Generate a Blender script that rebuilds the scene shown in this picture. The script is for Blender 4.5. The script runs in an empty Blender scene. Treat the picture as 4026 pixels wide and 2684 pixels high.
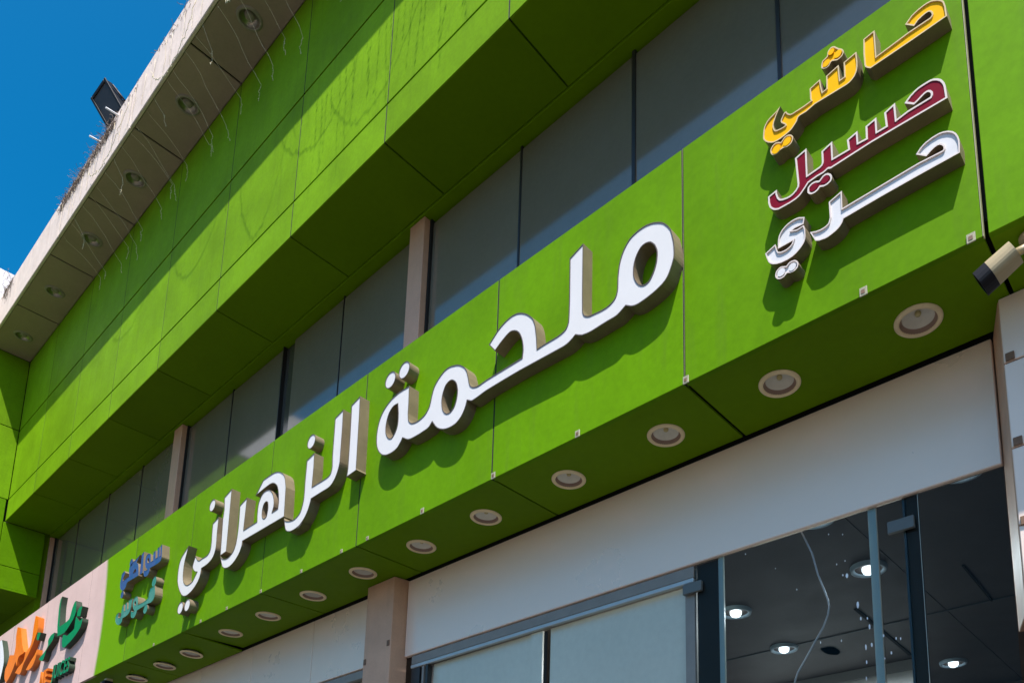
import bpy, bmesh, math, random
from mathutils import Vector, Matrix
from mathutils.geometry import tessellate_polygon
random.seed(7)
C = bpy.context.scene.collection
S = 2.6          # one building module in metres
EYE = 1.6        # eye height of the photographer

# ------------------------------------------------------------------ camera
cam = bpy.data.cameras.new('camera'); co = bpy.data.objects.new('camera', cam); C.objects.link(co)
right = Vector((0.77996844, 0.62581124, 0.00308615)); down = Vector((-0.11277702, 0.14540481, -0.98292359)); fwd = Vector((-0.61557337, 0.76630133, 0.18398829))
m = Matrix((( right.x, -down.x, -fwd.x, 0), (right.y, -down.y, -fwd.y, 0), (right.z, -down.z, -fwd.z, EYE), (0, 0, 0, 1)))
co.matrix_world = m
cam.sensor_width = 36.0; cam.lens = 3163.4577 / 4026 * 36
cam.shift_x = -(2479.798 - 2013.0) / 4026; cam.shift_y = (3012.324 - 1342.0) / 4026     # the photo is keystone-corrected
cam.clip_end = 3000; cam.clip_start = 0.05
bpy.context.scene.camera = co

# ------------------------------------------------------------------ light
TO_SUN = Vector((0.88, -1.0, 2.62)).normalized()
world = bpy.data.worlds.new('World'); bpy.context.scene.world = world; world.use_nodes = True
nt = world.node_tree; nt.nodes.clear()
sky = nt.nodes.new('ShaderNodeTexSky'); sky.sky_type = 'NISHITA'; sky.sun_disc = False
sky.sun_elevation = math.asin(TO_SUN.z); sky.sun_rotation = math.atan2(TO_SUN.x, TO_SUN.y); sky.altitude = 600; sky.air_density = 1.0; sky.dust_density = 2.4; sky.ozone_density = 2.5
hs = nt.nodes.new('ShaderNodeHueSaturation'); hs.inputs['Saturation'].default_value = 1.5; hs.inputs['Hue'].default_value = 0.488; hs.inputs['Value'].default_value = 1.0
bg = nt.nodes.new('ShaderNodeBackground'); bg.inputs['Strength'].default_value = 0.118
wo = nt.nodes.new('ShaderNodeOutputWorld')
nt.links.new(sky.outputs[0], hs.inputs['Color']); nt.links.new(hs.outputs[0], bg.inputs['Color']); nt.links.new(bg.outputs[0], wo.inputs['Surface'])
sl = bpy.data.lights.new('sun', 'SUN'); sl.energy = 5; sl.angle = math.radians(0.5); sl.color = (1.0, 0.965, 0.92)
so = bpy.data.objects.new('sun', sl); C.objects.link(so); so.rotation_euler = TO_SUN.to_track_quat('Z', 'Y').to_euler(); so.location = (5, -5, 12)
vs = bpy.context.scene.view_settings; vs.view_transform = 'Standard'; vs.look = 'None'; vs.gamma = 1; vs.use_curve_mapping = False; vs.exposure = 0.74
bpy.context.scene.cycles.max_bounces = 8

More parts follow.
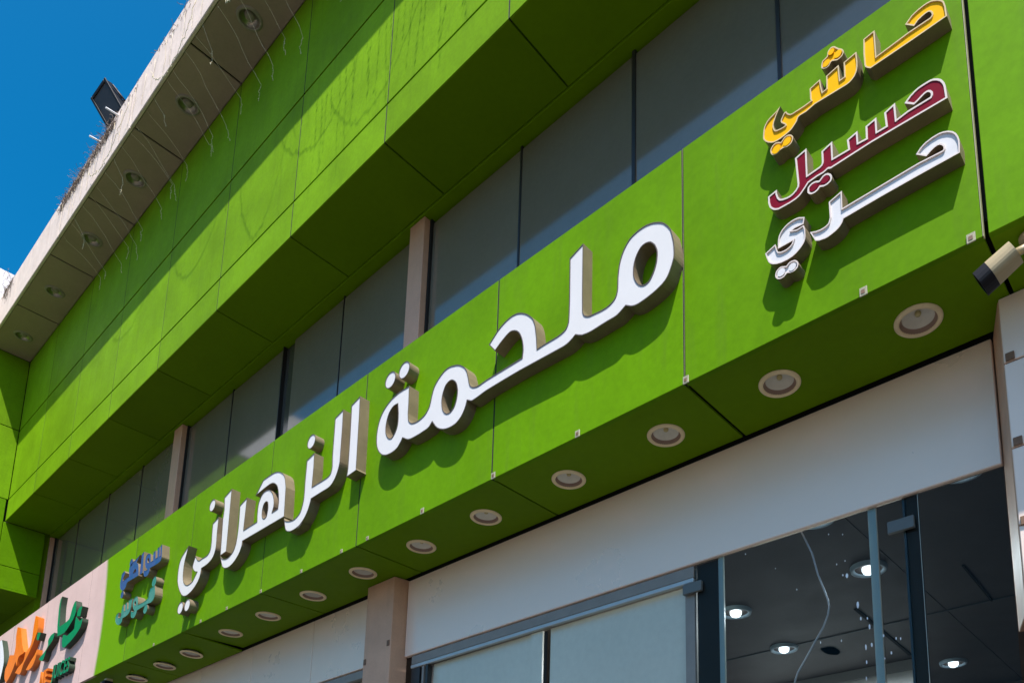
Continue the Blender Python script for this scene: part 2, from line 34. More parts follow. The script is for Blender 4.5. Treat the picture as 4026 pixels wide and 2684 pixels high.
# outlines of the raised letters on the sign plane, in millimetres: x from the camera's foot point, z above eye level (o outline, h holes, d and f round dots)
LETTERS = {'butchery':[{'o':[[-1862,3104],[-1847,3090],[-1828,3065],[-1813,3038],[-1807,3017],[-1798,2975],[-1794,2942],[-1793,2908],[-1794,2891],[-1796,2878],[-1805,2852],[-1821,2818],[-1831,2803],[-1843,2791],[-1863,2779],[-1894,2768],[-1918,2762],[-1952,2756],[-1994,2752],[-2018,2754],[-2033,2759],[-2043,2763],[-2073,2783],[-2090,2774],[-2106,2766],[-2121,2760],[-2132,2758],[-2147,2757],[-2185,2758],[-2280,2755],[-2311,2757],[-2345,2764],[-2362,2772],[-2389,2788],[-2406,2778],[-2430,2768],[-2447,2764],[-2468,2762],[-2779,2775],[-2905,2776],[-3034,2775],[-3059,2773],[-3109,2767],[-3143,2765],[-3153,2765],[-3163,2768],[-3194,2786],[-3203,2758],[-3212,2741],[-3224,2723],[-3239,2707],[-3259,2693],[-3274,2686],[-3290,2681],[-3316,2679],[-3344,2680],[-3372,2685],[-3400,2694],[-3425,2706],[-3449,2722],[-3469,2741],[-3501,2783],[-3518,2768],[-3526,2762],[-3546,2756],[-3620,2752],[-3666,2753],[-3699,2755],[-3723,2760],[-3740,2768],[-3781,2795],[-3795,2777],[-3811,2762],[-3825,2751],[-3835,2746],[-3853,2741],[-3881,2738],[-3900,2738],[-3930,2741],[-3950,2746],[-3968,2753],[-3985,2762],[-4000,2774],[-4014,2787],[-4026,2801],[-4036,2816],[-4044,2833],[-4051,2850],[-4055,2867],[-4058,2885],[-4060,2913],[-4057,2951],[-4054,2969],[-4047,2996],[-4040,3014],[-4032,3030],[-4017,3052],[-4006,3064],[-3993,3075],[-3978,3086],[-3960,3096],[-3941,3105],[-3922,3112],[-3888,3120],[-3842,3126],[-3799,3125],[-3742,3122],[-3738,3012],[-3738,2938],[-3734,2906],[-3731,2893],[-3725,2882],[-3717,2872],[-3706,2864],[-3695,2857],[-3682,2853],[-3666,2850],[-3649,2848],[-3625,2849],[-3610,2851],[-3587,2856],[-3573,2862],[-3556,2874],[-3539,2893],[-3534,2902],[-3528,2921],[-3521,2950],[-3509,2987],[-3502,3003],[-3497,3010],[-3485,3024],[-3463,3042],[-3439,3057],[-3412,3069],[-3393,3073],[-3384,3074],[-3373,3074],[-3350,3071],[-3328,3065],[-3298,3055],[-3282,3047],[-3268,3039],[-3241,3018],[-3229,3006],[-3219,2992],[-3207,2972],[-3192,2927],[-3183,2891],[-3174,2870],[-3167,2862],[-3159,2855],[-3151,2849],[-3139,2844],[-3121,2839],[-3098,2837],[-3038,2842],[-2765,2843],[-2761,2875],[-2760,2888],[-2763,2916],[-2768,2943],[-2776,2967],[-2786,2989],[-2798,3008],[-2812,3022],[-2829,3033],[-2843,3039],[-2859,3043],[-2873,3041],[-2889,3036],[-2920,3022],[-2937,3013],[-2979,2987],[-3031,3050],[-2972,3095],[-2956,3106],[-2938,3115],[-2909,3126],[-2890,3131],[-2870,3134],[-2851,3136],[-2831,3134],[-2813,3131],[-2793,3123],[-2773,3113],[-2746,3094],[-2730,3081],[-2708,3058],[-2695,3042],[-2687,3028],[-2680,3012],[-2672,2988],[-2668,2969],[-2659,2911],[-2653,2841],[-2600,2843],[-2513,2842],[-2485,2845],[-2465,2850],[-2454,2856],[-2445,2868],[-2439,2884],[-2437,2905],[-2436,2938],[-2435,3006],[-2437,3246],[-2345,3279],[-2344,2998],[-2342,2902],[-2338,2882],[-2332,2870],[-2325,2863],[-2317,2857],[-2303,2850],[-2292,2847],[-2229,2839],[-2213,2838],[-2193,2838],[-2174,2841],[-2158,2846],[-2144,2854],[-2137,2861],[-2130,2874],[-2126,2889],[-2124,2905],[-2123,2960],[-2119,2996],[-2115,3021],[-2108,3046],[-2098,3071],[-2085,3094],[-2067,3115],[-2053,3127],[-2046,3131],[-2030,3138],[-2003,3144],[-1977,3146],[-1951,3144],[-1926,3138],[-1907,3131],[-1879,3116]],'h':[[[-1939,3042],[-1929,3037],[-1917,3024],[-1906,3009],[-1901,2997],[-1894,2977],[-1892,2964],[-1892,2949],[-1894,2926],[-1897,2911],[-1904,2890],[-1914,2869],[-1927,2850],[-1935,2842],[-1943,2838],[-1956,2835],[-1968,2837],[-1982,2844],[-1995,2855],[-2006,2871],[-2013,2885],[-2021,2906],[-2024,2922],[-2025,2938],[-2024,2962],[-2019,2985],[-2014,3000],[-2004,3019],[-1992,3034],[-1982,3042],[-1972,3046],[-1955,3047]],[[-3345,2978],[-3332,2972],[-3320,2963],[-3309,2952],[-3301,2940],[-3294,2926],[-3288,2904],[-3285,2889],[-3285,2866],[-3287,2851],[-3292,2829],[-3300,2809],[-3307,2798],[-3315,2790],[-3330,2781],[-3340,2777],[-3356,2778],[-3372,2783],[-3382,2790],[-3392,2799],[-3404,2816],[-3410,2829],[-3416,2851],[-3419,2873],[-3419,2888],[-3416,2911],[-3410,2932],[-3400,2953],[-3392,2965],[-3382,2972],[-3370,2977],[-3357,2979]],[[-3854,3051],[-3843,2986],[-3841,2950],[-3841,2931],[-3842,2912],[-3849,2888],[-3859,2871],[-3872,2856],[-3883,2847],[-3896,2841],[-3905,2842],[-3917,2847],[-3928,2854],[-3937,2863],[-3946,2876],[-3953,2890],[-3959,2904],[-3961,2921],[-3962,2940],[-3960,2960],[-3956,2979],[-3949,3001],[-3942,3015],[-3933,3028],[-3924,3036],[-3908,3047],[-3891,3053],[-3879,3053]]]},{'d':[-3947,3255,55]},{'d':[-3806,3258,56]}],'family':[{'o':[[-4372,3264],[-4275,3289],[-4269,3142],[-4262,2777],[-4256,2764],[-4368,2755],[-4362,2814],[-4365,3044]],'h':[]},{'o':[[-4563,3252],[-4467,3276],[-4462,3153],[-4461,2898],[-4464,2882],[-4469,2865],[-4482,2832],[-4500,2804],[-4516,2786],[-4535,2771],[-4550,2764],[-4565,2758],[-4577,2756],[-4601,2754],[-4652,2754],[-4790,2751],[-4796,2728],[-4810,2696],[-4821,2675],[-4838,2654],[-4850,2641],[-4864,2629],[-4886,2615],[-4928,2591],[-4932,2588],[-4930,2588],[-4901,2598],[-4883,2606],[-4960,2591],[-4996,2589],[-5019,2590],[-5041,2593],[-5068,2601],[-5085,2609],[-5099,2620],[-5104,2626],[-5112,2639],[-5122,2666],[-5140,2725],[-5124,2703],[-5116,2697],[-5105,2692],[-5082,2684],[-5058,2677],[-5019,2670],[-5003,2670],[-4987,2671],[-4955,2679],[-4933,2690],[-4926,2694],[-4916,2706],[-4908,2721],[-4897,2752],[-4893,2767],[-4890,2791],[-4889,2830],[-4892,2907],[-4889,3069],[-4794,3090],[-4788,2977],[-4791,2838],[-4674,2838],[-4616,2839],[-4588,2843],[-4576,2848],[-4571,2851],[-4564,2860],[-4559,2872],[-4556,2885],[-4555,2901],[-4560,2952],[-4562,2986]],'h':[]},{'d':[-4850,3196,50]},{'o':[[-5280,3131],[-5253,3118],[-5236,3108],[-5206,3086],[-5194,3073],[-5183,3059],[-5173,3040],[-5169,3028],[-5150,2963],[-5138,2736],[-5741,2738],[-5742,2710],[-5745,2699],[-5749,2691],[-5758,2675],[-5768,2660],[-5788,2640],[-5813,2622],[-5831,2611],[-5851,2602],[-5881,2591],[-5913,2585],[-5944,2584],[-5975,2589],[-5993,2593],[-6009,2600],[-6031,2613],[-6038,2618],[-6047,2630],[-6094,2723],[-6066,2698],[-6047,2687],[-6033,2681],[-6010,2674],[-5989,2670],[-5975,2669],[-5961,2669],[-5942,2672],[-5923,2677],[-5904,2685],[-5891,2691],[-5880,2698],[-5865,2715],[-5852,2737],[-5846,2753],[-5839,2793],[-5835,2834],[-5833,2870],[-5834,2926],[-5841,3057],[-5733,3086],[-5741,2825],[-5541,2828],[-5540,2829],[-5547,2882],[-5547,2935],[-5545,2956],[-5543,2967],[-5537,2982],[-5523,3005],[-5512,3018],[-5503,3026],[-5491,3033],[-5479,3038],[-5465,3040],[-5449,3041],[-5432,3040],[-5411,3036],[-5399,3033],[-5383,3024],[-5365,3011],[-5353,2999],[-5337,2980],[-5328,2966],[-5317,2945],[-5311,2929],[-5305,2906],[-5303,2890],[-5304,2867],[-5309,2854],[-5320,2829],[-5243,2831],[-5240,2875],[-5242,2896],[-5252,2946],[-5261,2977],[-5273,3003],[-5285,3021],[-5301,3036],[-5319,3050],[-5333,3057],[-5355,3066],[-5379,3070],[-5400,3071],[-5478,3066],[-5602,3054],[-5586,3065],[-5542,3106],[-5499,3145],[-5421,3148],[-5349,3147],[-5312,3141]],'h':[[[-5425,2946],[-5418,2944],[-5410,2940],[-5404,2935],[-5399,2928],[-5396,2918],[-5393,2902],[-5391,2885],[-5392,2867],[-5398,2836],[-5404,2825],[-5416,2819],[-5426,2818],[-5435,2819],[-5443,2822],[-5451,2827],[-5458,2834],[-5463,2841],[-5467,2850],[-5470,2865],[-5471,2893],[-5467,2915],[-5461,2929],[-5455,2937],[-5449,2942],[-5441,2945],[-5433,2946]]]},{'o':[[-6125,3221],[-6007,3254],[-5996,2730],[-6038,2728],[-6094,2725],[-6116,3038],[-6107,3113]],'h':[]},{'o':[[-6188,3079],[-6189,2939],[-6183,2873],[-6183,2832],[-6184,2818],[-6187,2803],[-6196,2782],[-6204,2768],[-6219,2750],[-6233,2741],[-6248,2733],[-6272,2725],[-6303,2718],[-6345,2713],[-6410,2711],[-6412,2678],[-6415,2665],[-6424,2643],[-6438,2624],[-6449,2611],[-6471,2594],[-6503,2576],[-6530,2563],[-6569,2551],[-6613,2543],[-6635,2541],[-6654,2542],[-6673,2545],[-6692,2549],[-6717,2559],[-6732,2568],[-6747,2578],[-6763,2592],[-6781,2610],[-6806,2640],[-6820,2660],[-6838,2689],[-6851,2720],[-6857,2738],[-6861,2765],[-6863,2805],[-6861,2838],[-6856,2867],[-6850,2883],[-6838,2906],[-6830,2918],[-6820,2927],[-6804,2938],[-6785,2949],[-6701,2991],[-6716,2956],[-6740,2892],[-6748,2867],[-6750,2855],[-6754,2826],[-6754,2796],[-6752,2767],[-6749,2743],[-6744,2723],[-6737,2704],[-6728,2687],[-6720,2676],[-6705,2662],[-6688,2651],[-6671,2641],[-6653,2635],[-6632,2632],[-6610,2632],[-6581,2635],[-6559,2641],[-6553,2643],[-6542,2651],[-6488,2702],[-6521,2712],[-6544,2726],[-6566,2745],[-6576,2758],[-6581,2768],[-6584,2777],[-6584,2783],[-6581,2794],[-6568,2822],[-6548,2857],[-6527,2837],[-6508,2814],[-6488,2801],[-6471,2795],[-6458,2793],[-6414,2797],[-6365,2796],[-6341,2797],[-6323,2801],[-6308,2807],[-6295,2816],[-6286,2827],[-6280,2842],[-6278,2858],[-6277,2897],[-6285,2977],[-6286,3054]],'h':[]},{'d':[-6329,3224,68]},{'d':[-6735,2459,48]},{'d':[-6605,2451,57]}],'yellow':[{'o':[[-591,3193],[-712,3190],[-878,3189],[-891,3202],[-898,3212],[-900,3223],[-901,3273],[-898,3341],[-853,3347],[-852,3225],[-729,3235],[-650,3234],[-644,3237],[-642,3242],[-643,3251],[-648,3260],[-653,3264],[-657,3265],[-664,3265],[-676,3263],[-691,3258],[-707,3245],[-739,3278],[-714,3298],[-703,3302],[-688,3306],[-670,3308],[-655,3308],[-641,3305],[-631,3300],[-617,3290],[-608,3281],[-601,3271],[-597,3263],[-593,3240]],'h':[]},{'o':[[-928,3307],[-926,3257],[-927,3237],[-930,3221],[-935,3210],[-941,3201],[-952,3193],[-964,3188],[-975,3187],[-1108,3196],[-1146,3188],[-1174,3190],[-1182,3187],[-1188,3173],[-1196,3165],[-1209,3154],[-1220,3148],[-1238,3144],[-1264,3141],[-1281,3142],[-1297,3146],[-1307,3152],[-1320,3162],[-1331,3174],[-1339,3187],[-1343,3198],[-1343,3210],[-1339,3240],[-1336,3250],[-1331,3258],[-1325,3266],[-1318,3272],[-1306,3278],[-1278,3287],[-1259,3298],[-1276,3272],[-1290,3242],[-1293,3228],[-1290,3211],[-1286,3200],[-1277,3194],[-1259,3190],[-1246,3189],[-1240,3190],[-1240,3192],[-1242,3196],[-1257,3214],[-1260,3224],[-1257,3234],[-1243,3254],[-1233,3254],[-1229,3244],[-1221,3233],[-1215,3228],[-1208,3225],[-1157,3223],[-1124,3225],[-1127,3236],[-1127,3285],[-1081,3296],[-1078,3261],[-1073,3229],[-1057,3232],[-1055,3291],[-1002,3303],[-999,3230],[-982,3231],[-981,3298]],'h':[]},{'o':[[-1073,3342],[-1074,3347],[-1074,3353],[-1072,3363],[-1069,3372],[-1066,3375],[-1054,3378],[-1048,3381],[-1046,3386],[-1044,3399],[-1039,3405],[-1033,3409],[-1028,3410],[-1024,3409],[-1015,3404],[-997,3379],[-991,3373],[-986,3368],[-982,3362],[-979,3355],[-978,3348],[-979,3342],[-982,3337],[-986,3333],[-992,3330],[-1000,3329],[-1007,3329],[-1028,3342],[-1032,3341],[-1042,3329],[-1052,3328],[-1059,3330],[-1064,3333]],'h':[]},{'o':[[-1312,3115],[-1310,3122],[-1306,3128],[-1301,3133],[-1293,3137],[-1288,3138],[-1283,3137],[-1271,3131],[-1264,3125],[-1261,3124],[-1250,3134],[-1243,3137],[-1236,3138],[-1226,3135],[-1216,3128],[-1209,3117],[-1207,3108],[-1208,3102],[-1211,3093],[-1215,3088],[-1221,3084],[-1234,3082],[-1249,3088],[-1259,3089],[-1267,3088],[-1277,3082],[-1284,3081],[-1296,3084],[-1304,3090],[-1310,3102]],'h':[]},{'f':[-1029,3387,13]},{'f':[-1002,3355,16]},{'f':[-1051,3349,15]},{'f':[-1235,3107,18]},{'f':[-1283,3103,19]}],'maroon':[{'o':[[-612,2854],[-891,2862],[-1056,2857],[-1067,2863],[-1086,2857],[-1113,2858],[-1150,2854],[-1166,2838],[-1184,2823],[-1193,2818],[-1207,2814],[-1233,2812],[-1284,2815],[-1295,2820],[-1305,2826],[-1315,2837],[-1323,2849],[-1326,2860],[-1329,2875],[-1329,2904],[-1288,2912],[-1288,2894],[-1282,2872],[-1274,2859],[-1263,2853],[-1245,2848],[-1230,2847],[-1218,2850],[-1206,2857],[-1198,2866],[-1196,2878],[-1203,3005],[-1152,3017],[-1152,2892],[-1102,2896],[-1094,2899],[-1091,2904],[-1090,2910],[-1090,2959],[-1070,2966],[-1044,2974],[-1044,2897],[-982,2895],[-985,2939],[-942,2950],[-941,2897],[-911,2894],[-910,2947],[-867,2957],[-867,2895],[-834,2894],[-837,2955],[-795,2969],[-793,2895],[-750,2902],[-693,2901],[-670,2901],[-667,2906],[-667,2915],[-672,2924],[-677,2928],[-682,2929],[-689,2928],[-700,2923],[-712,2917],[-728,2911],[-761,2941],[-753,2949],[-739,2960],[-720,2969],[-709,2972],[-695,2973],[-676,2973],[-664,2972],[-653,2968],[-639,2958],[-628,2946],[-622,2934],[-618,2924],[-615,2908]],'h':[]},{'o':[[-1156,2820],[-1155,2828],[-1153,2834],[-1147,2839],[-1139,2843],[-1132,2844],[-1123,2843],[-1116,2841],[-1108,2836],[-1104,2835],[-1090,2846],[-1079,2848],[-1071,2846],[-1067,2844],[-1057,2834],[-1052,2822],[-1052,2810],[-1055,2804],[-1058,2800],[-1071,2795],[-1079,2795],[-1088,2796],[-1103,2803],[-1112,2795],[-1122,2792],[-1129,2792],[-1140,2794],[-1148,2800],[-1155,2810]],'h':[]},{'f':[-1080,2821,16]},{'f':[-1128,2818,16]}],'white':[{'o':[[-587,2607],[-729,2609],[-863,2609],[-1015,2606],[-1019,2595],[-1023,2589],[-1031,2581],[-1038,2576],[-1049,2571],[-1068,2566],[-1080,2564],[-1092,2564],[-1116,2569],[-1132,2578],[-1153,2629],[-1128,2619],[-1108,2615],[-1091,2616],[-1082,2619],[-1077,2622],[-1074,2627],[-1069,2643],[-1070,2714],[-1016,2730],[-1017,2653],[-979,2654],[-726,2660],[-659,2655],[-643,2654],[-640,2656],[-639,2658],[-639,2667],[-644,2677],[-651,2684],[-660,2686],[-670,2684],[-683,2678],[-699,2668],[-734,2700],[-718,2716],[-707,2723],[-698,2727],[-674,2732],[-649,2732],[-635,2728],[-619,2720],[-604,2707],[-594,2692],[-588,2675],[-585,2659],[-585,2639]],'h':[]},{'o':[[-1172,2710],[-1178,2682],[-1215,2686],[-1221,2685],[-1229,2683],[-1209,2675],[-1177,2676],[-1172,2654],[-1172,2637],[-1172,2622],[-1174,2611],[-1178,2601],[-1182,2595],[-1190,2587],[-1199,2580],[-1214,2571],[-1231,2565],[-1253,2563],[-1280,2565],[-1301,2571],[-1317,2579],[-1328,2588],[-1337,2601],[-1344,2623],[-1350,2647],[-1303,2664],[-1295,2629],[-1292,2623],[-1289,2620],[-1279,2615],[-1267,2613],[-1253,2613],[-1240,2617],[-1231,2624],[-1226,2635],[-1292,2636],[-1292,2662],[-1290,2678],[-1287,2691],[-1279,2704],[-1271,2712],[-1259,2720],[-1246,2725],[-1230,2728],[-1214,2728],[-1199,2725],[-1191,2721]],'h':[]},{'o':[[-1309,2520],[-1307,2531],[-1304,2538],[-1298,2543],[-1290,2547],[-1285,2548],[-1278,2547],[-1259,2538],[-1246,2547],[-1238,2548],[-1223,2545],[-1215,2539],[-1208,2528],[-1206,2516],[-1210,2505],[-1213,2502],[-1219,2498],[-1229,2496],[-1237,2497],[-1243,2498],[-1253,2503],[-1257,2504],[-1271,2495],[-1281,2494],[-1292,2496],[-1300,2502],[-1306,2510]],'h':[]},{'f':[-1233,2518,16]},{'f':[-1282,2521,17]}],'blue':[{'o':[[-7287,3182],[-7265,3064],[-7265,3057],[-7268,3046],[-7278,3033],[-7288,3027],[-7293,3025],[-7305,3023],[-7331,3021],[-7418,3021],[-7505,3025],[-7505,3003],[-7507,2995],[-7511,2990],[-7519,2980],[-7530,2972],[-7541,2966],[-7555,2964],[-7569,2964],[-7584,2966],[-7596,2969],[-7606,2973],[-7620,2983],[-7628,2995],[-7631,3003],[-7645,3047],[-7616,3031],[-7604,3027],[-7590,3025],[-7554,3025],[-7594,3050],[-7607,3063],[-7612,3071],[-7620,3088],[-7626,3107],[-7629,3125],[-7629,3146],[-7625,3160],[-7622,3166],[-7619,3170],[-7609,3177],[-7596,3180],[-7582,3181],[-7568,3180],[-7561,3177],[-7524,3160],[-7503,3081],[-7449,3082],[-7462,3157],[-7418,3165],[-7399,3082],[-7359,3084],[-7377,3173],[-7334,3175],[-7317,3077],[-7294,3080],[-7316,3177]],'h':[[[-7564,3139],[-7557,3135],[-7546,3126],[-7541,3118],[-7538,3106],[-7539,3093],[-7542,3089],[-7551,3086],[-7560,3087],[-7569,3091],[-7577,3099],[-7582,3110],[-7586,3124],[-7585,3131],[-7581,3135],[-7571,3139]]]},{'o':[[-7731,3224],[-7687,3234],[-7663,3023],[-7691,3024],[-7729,3025]],'h':[]},{'o':[[-7772,3229],[-7826,3191],[-7834,3183],[-7838,3176],[-7837,3172],[-7832,3168],[-7802,3153],[-7797,3148],[-7791,3139],[-7781,3119],[-7767,3077],[-7763,3062],[-7757,3024],[-7901,3027],[-7985,3029],[-8003,3028],[-8018,3024],[-8022,3021],[-8025,3016],[-8034,2992],[-8037,2988],[-8045,2981],[-8055,2976],[-8065,2972],[-8077,2970],[-8122,2975],[-8151,2992],[-8165,3001],[-8175,3014],[-8182,3030],[-8187,3047],[-8190,3071],[-8187,3085],[-8179,3113],[-8176,3143],[-8172,3151],[-8159,3159],[-8119,3169],[-8088,3143],[-8122,3112],[-8132,3099],[-8134,3091],[-8131,3069],[-8079,3074],[-7980,3076],[-7997,3119],[-8001,3140],[-8002,3155],[-8000,3168],[-7998,3174],[-7994,3179],[-7983,3188],[-7963,3198],[-7947,3203],[-7926,3204],[-7883,3205]],'h':[[[-7857,3115],[-7853,3115],[-7844,3112],[-7835,3106],[-7829,3099],[-7827,3094],[-7827,3088],[-7830,3083],[-7831,3082],[-7849,3081],[-7900,3086],[-7870,3110]]]},{'d':[-7971,3211,35]},{'d':[-8105,2932,35]}],'teal':[{'o':[[-7434,2815],[-7342,2818],[-7323,2760],[-7321,2749],[-7319,2731],[-7323,2712],[-7329,2701],[-7338,2692],[-7357,2681],[-7371,2676],[-7390,2674],[-7414,2676],[-7450,2680],[-7477,2681],[-7689,2674],[-7695,2653],[-7699,2646],[-7704,2641],[-7714,2632],[-7726,2624],[-7738,2619],[-7745,2618],[-7767,2621],[-7793,2630],[-7805,2638],[-7815,2650],[-7822,2665],[-7833,2707],[-7798,2690],[-7783,2685],[-7774,2684],[-7751,2686],[-7775,2711],[-7783,2722],[-7797,2748],[-7805,2766],[-7807,2775],[-7808,2788],[-7803,2798],[-7792,2810],[-7781,2815],[-7758,2820],[-7735,2819],[-7720,2814],[-7707,2804],[-7697,2788],[-7688,2760],[-7686,2745],[-7689,2725],[-7610,2722],[-7554,2721],[-7518,2722],[-7489,2725],[-7470,2729],[-7460,2734],[-7457,2737],[-7455,2742],[-7454,2747],[-7455,2773],[-7455,2779],[-7450,2789]],'h':[[[-7756,2780],[-7749,2778],[-7742,2774],[-7736,2768],[-7732,2761],[-7728,2747],[-7728,2739],[-7729,2736],[-7731,2735],[-7739,2734],[-7748,2736],[-7755,2740],[-7761,2745],[-7768,2757],[-7770,2765],[-7768,2770],[-7761,2778]]]},{'o':[[-7831,2824],[-7837,2768],[-7841,2746],[-7845,2733],[-7851,2720],[-7858,2709],[-7862,2704],[-7875,2696],[-7899,2686],[-7930,2681],[-7958,2680],[-8016,2681],[-8028,2651],[-8035,2643],[-8051,2637],[-8060,2634],[-8079,2633],[-8098,2634],[-8118,2639],[-8138,2647],[-8157,2658],[-8171,2669],[-8187,2686],[-8194,2700],[-8197,2712],[-8196,2733],[-8191,2744],[-8188,2749],[-8181,2753],[-8174,2756],[-8130,2763],[-8137,2728],[-8137,2722],[-8135,2717],[-8131,2713],[-8125,2710],[-8087,2699],[-8068,2715],[-8063,2722],[-8063,2735],[-8066,2756],[-8067,2770],[-8064,2781],[-8051,2807],[-8026,2814],[-8005,2742],[-7975,2743],[-7988,2814],[-7956,2818],[-7928,2739],[-7903,2742],[-7912,2823]],'h':[]},{'d':[-7367,2861,45]},{'d':[-7493,2641,43]}],'green':[{'o':[[-9913,3382],[-9920,3327],[-9922,3299],[-9922,3286],[-9919,3253],[-9910,3203],[-9897,3150],[-9861,3026],[-9748,3027],[-9645,3032],[-9607,3036],[-9589,3039],[-9572,3044],[-9566,3047],[-9557,3058],[-9539,3093],[-9519,3140],[-9510,3156],[-9494,3177],[-9481,3190],[-9469,3199],[-9458,3203],[-9433,3210],[-9408,3169],[-9398,3147],[-9392,3126],[-9389,3106],[-9390,3085],[-9391,3075],[-9397,3058],[-9405,3044],[-9423,3026],[-9455,3004],[-9482,2989],[-9574,2946],[-9608,2932],[-9642,2922],[-9657,2919],[-9687,2916],[-9768,2917],[-9882,2924],[-9918,2999],[-9929,3030],[-9934,3049],[-9941,3087],[-9951,3164],[-9961,3229],[-9964,3262],[-9964,3288],[-9963,3309],[-9955,3340],[-9951,3349],[-9943,3360]],'h':[]},{'o':[[-9203,3095],[-9238,2994],[-9340,3021],[-9339,3042],[-9337,3063],[-9329,3074],[-9318,3085],[-9311,3090],[-9297,3098],[-9278,3101],[-9266,3101]],'h':[]},{'o':[[-9356,3021],[-9228,2935],[-9160,2957],[-9153,2926],[-9154,2914],[-9161,2897],[-9170,2880],[-9182,2866],[-9189,2860],[-9202,2851],[-9229,2837],[-9258,2824],[-9307,2806],[-9386,2781],[-9426,2770],[-9451,2765],[-9516,2755],[-9571,2743],[-9598,2740],[-9621,2741],[-9640,2746],[-9657,2753],[-9673,2764],[-9679,2770],[-9691,2785],[-9701,2803],[-9707,2821],[-9708,2841],[-9703,2893],[-9676,2894],[-9665,2893],[-9638,2884],[-9569,2858],[-9402,2881],[-9381,2887],[-9372,2892],[-9369,2896],[-9367,2901],[-9368,2936],[-9366,2981],[-9363,2998]],'h':[]},{'o':[[-10006,2994],[-10003,2962],[-10004,2947],[-10006,2941],[-10010,2934],[-10022,2922],[-10045,2908],[-10069,2896],[-10171,2859],[-10214,2835],[-10225,2800],[-10232,2787],[-10242,2773],[-10271,2740],[-10314,2739],[-10330,2741],[-10359,2750],[-10430,2779],[-10372,2801],[-10270,2826],[-10251,2832],[-10221,2844],[-10201,2855],[-10183,2869],[-10176,2877],[-10171,2885],[-10170,2892],[-10172,2901],[-10184,2928],[-10186,2936],[-10184,2943],[-10179,2951],[-10171,2958],[-10118,2988]],'h':[]},{'o':[[-10502,3108],[-10606,3132],[-10620,3105],[-10623,3093],[-10624,3080],[-10623,3066],[-10619,3054],[-10616,3050],[-10600,3040],[-10580,3033],[-10560,3029],[-10552,3030],[-10547,3032],[-10538,3040],[-10521,3063]],'h':[]}],'orange':[{'o':[[-10788,3372],[-10665,3323],[-10645,3233],[-10639,3197],[-10639,3181],[-10643,3140],[-10684,3086],[-10701,3065],[-10723,3041],[-10757,3007],[-10805,2966],[-10854,2928],[-10885,2907],[-10960,2862],[-10978,2850],[-10994,2836],[-11003,2827],[-11010,2816],[-11028,2781],[-11035,2770],[-11043,2760],[-11050,2755],[-11066,2746],[-11102,2733],[-11288,2789],[-11215,2823],[-11185,2835],[-11160,2842],[-11082,2855],[-11057,2861],[-11034,2868],[-11013,2879],[-11005,2887],[-10999,2898],[-10994,2910],[-10985,2953],[-10981,2966],[-10890,2992],[-10869,2999],[-10848,3008],[-10830,3019],[-10822,3027],[-10816,3037],[-10807,3060],[-10801,3098],[-10800,3120],[-10801,3143],[-10805,3210],[-10806,3255],[-10803,3288]],'h':[]},{'o':[[-11460,3392],[-11323,3351],[-11229,3212],[-11176,3137],[-11151,3103],[-11113,3059],[-11041,2994],[-11060,2982],[-11085,2981],[-11165,2981],[-11190,2979],[-11213,2975],[-11233,2967],[-11243,2959],[-11251,2947],[-11256,2932],[-11268,2883],[-11273,2868],[-11329,2935],[-11383,2870],[-11430,2826],[-11469,2795],[-11500,2775],[-11535,2758],[-11606,2724],[-11667,2769],[-11681,2781],[-11694,2793],[-11704,2807],[-11711,2820],[-11717,2835],[-11721,2851],[-11725,2883],[-11725,2898],[-11723,2912],[-11719,2921],[-11713,2928],[-11677,2955],[-11670,2963],[-11654,2993],[-11620,3073],[-11439,3037],[-11422,3107],[-11421,3121],[-11422,3134],[-11426,3156],[-11432,3178],[-11456,3242],[-11462,3264],[-11467,3286],[-11468,3316]],'h':[]},{'o':[[-10544,2920],[-10541,2880],[-10541,2861],[-10543,2852],[-10550,2831],[-10560,2811],[-10573,2792],[-10589,2776],[-10607,2760],[-10628,2747],[-10650,2737],[-10664,2733],[-10694,2727],[-10756,2719],[-10805,2729],[-10870,2742],[-10814,2774],[-10741,2811],[-10698,2832],[-10643,2854],[-10616,2867],[-10595,2881]],'h':[]}],'paper':[{'o':[[-12076,3365],[-11988,3268],[-11955,3228],[-11918,3176],[-11883,3122],[-11867,3095],[-11854,3067],[-11843,3038],[-11840,3022],[-11839,3005],[-11844,2970],[-11860,2904],[-11869,2876],[-11888,2821],[-12292,2812],[-12574,3359]],'h':[]}]}

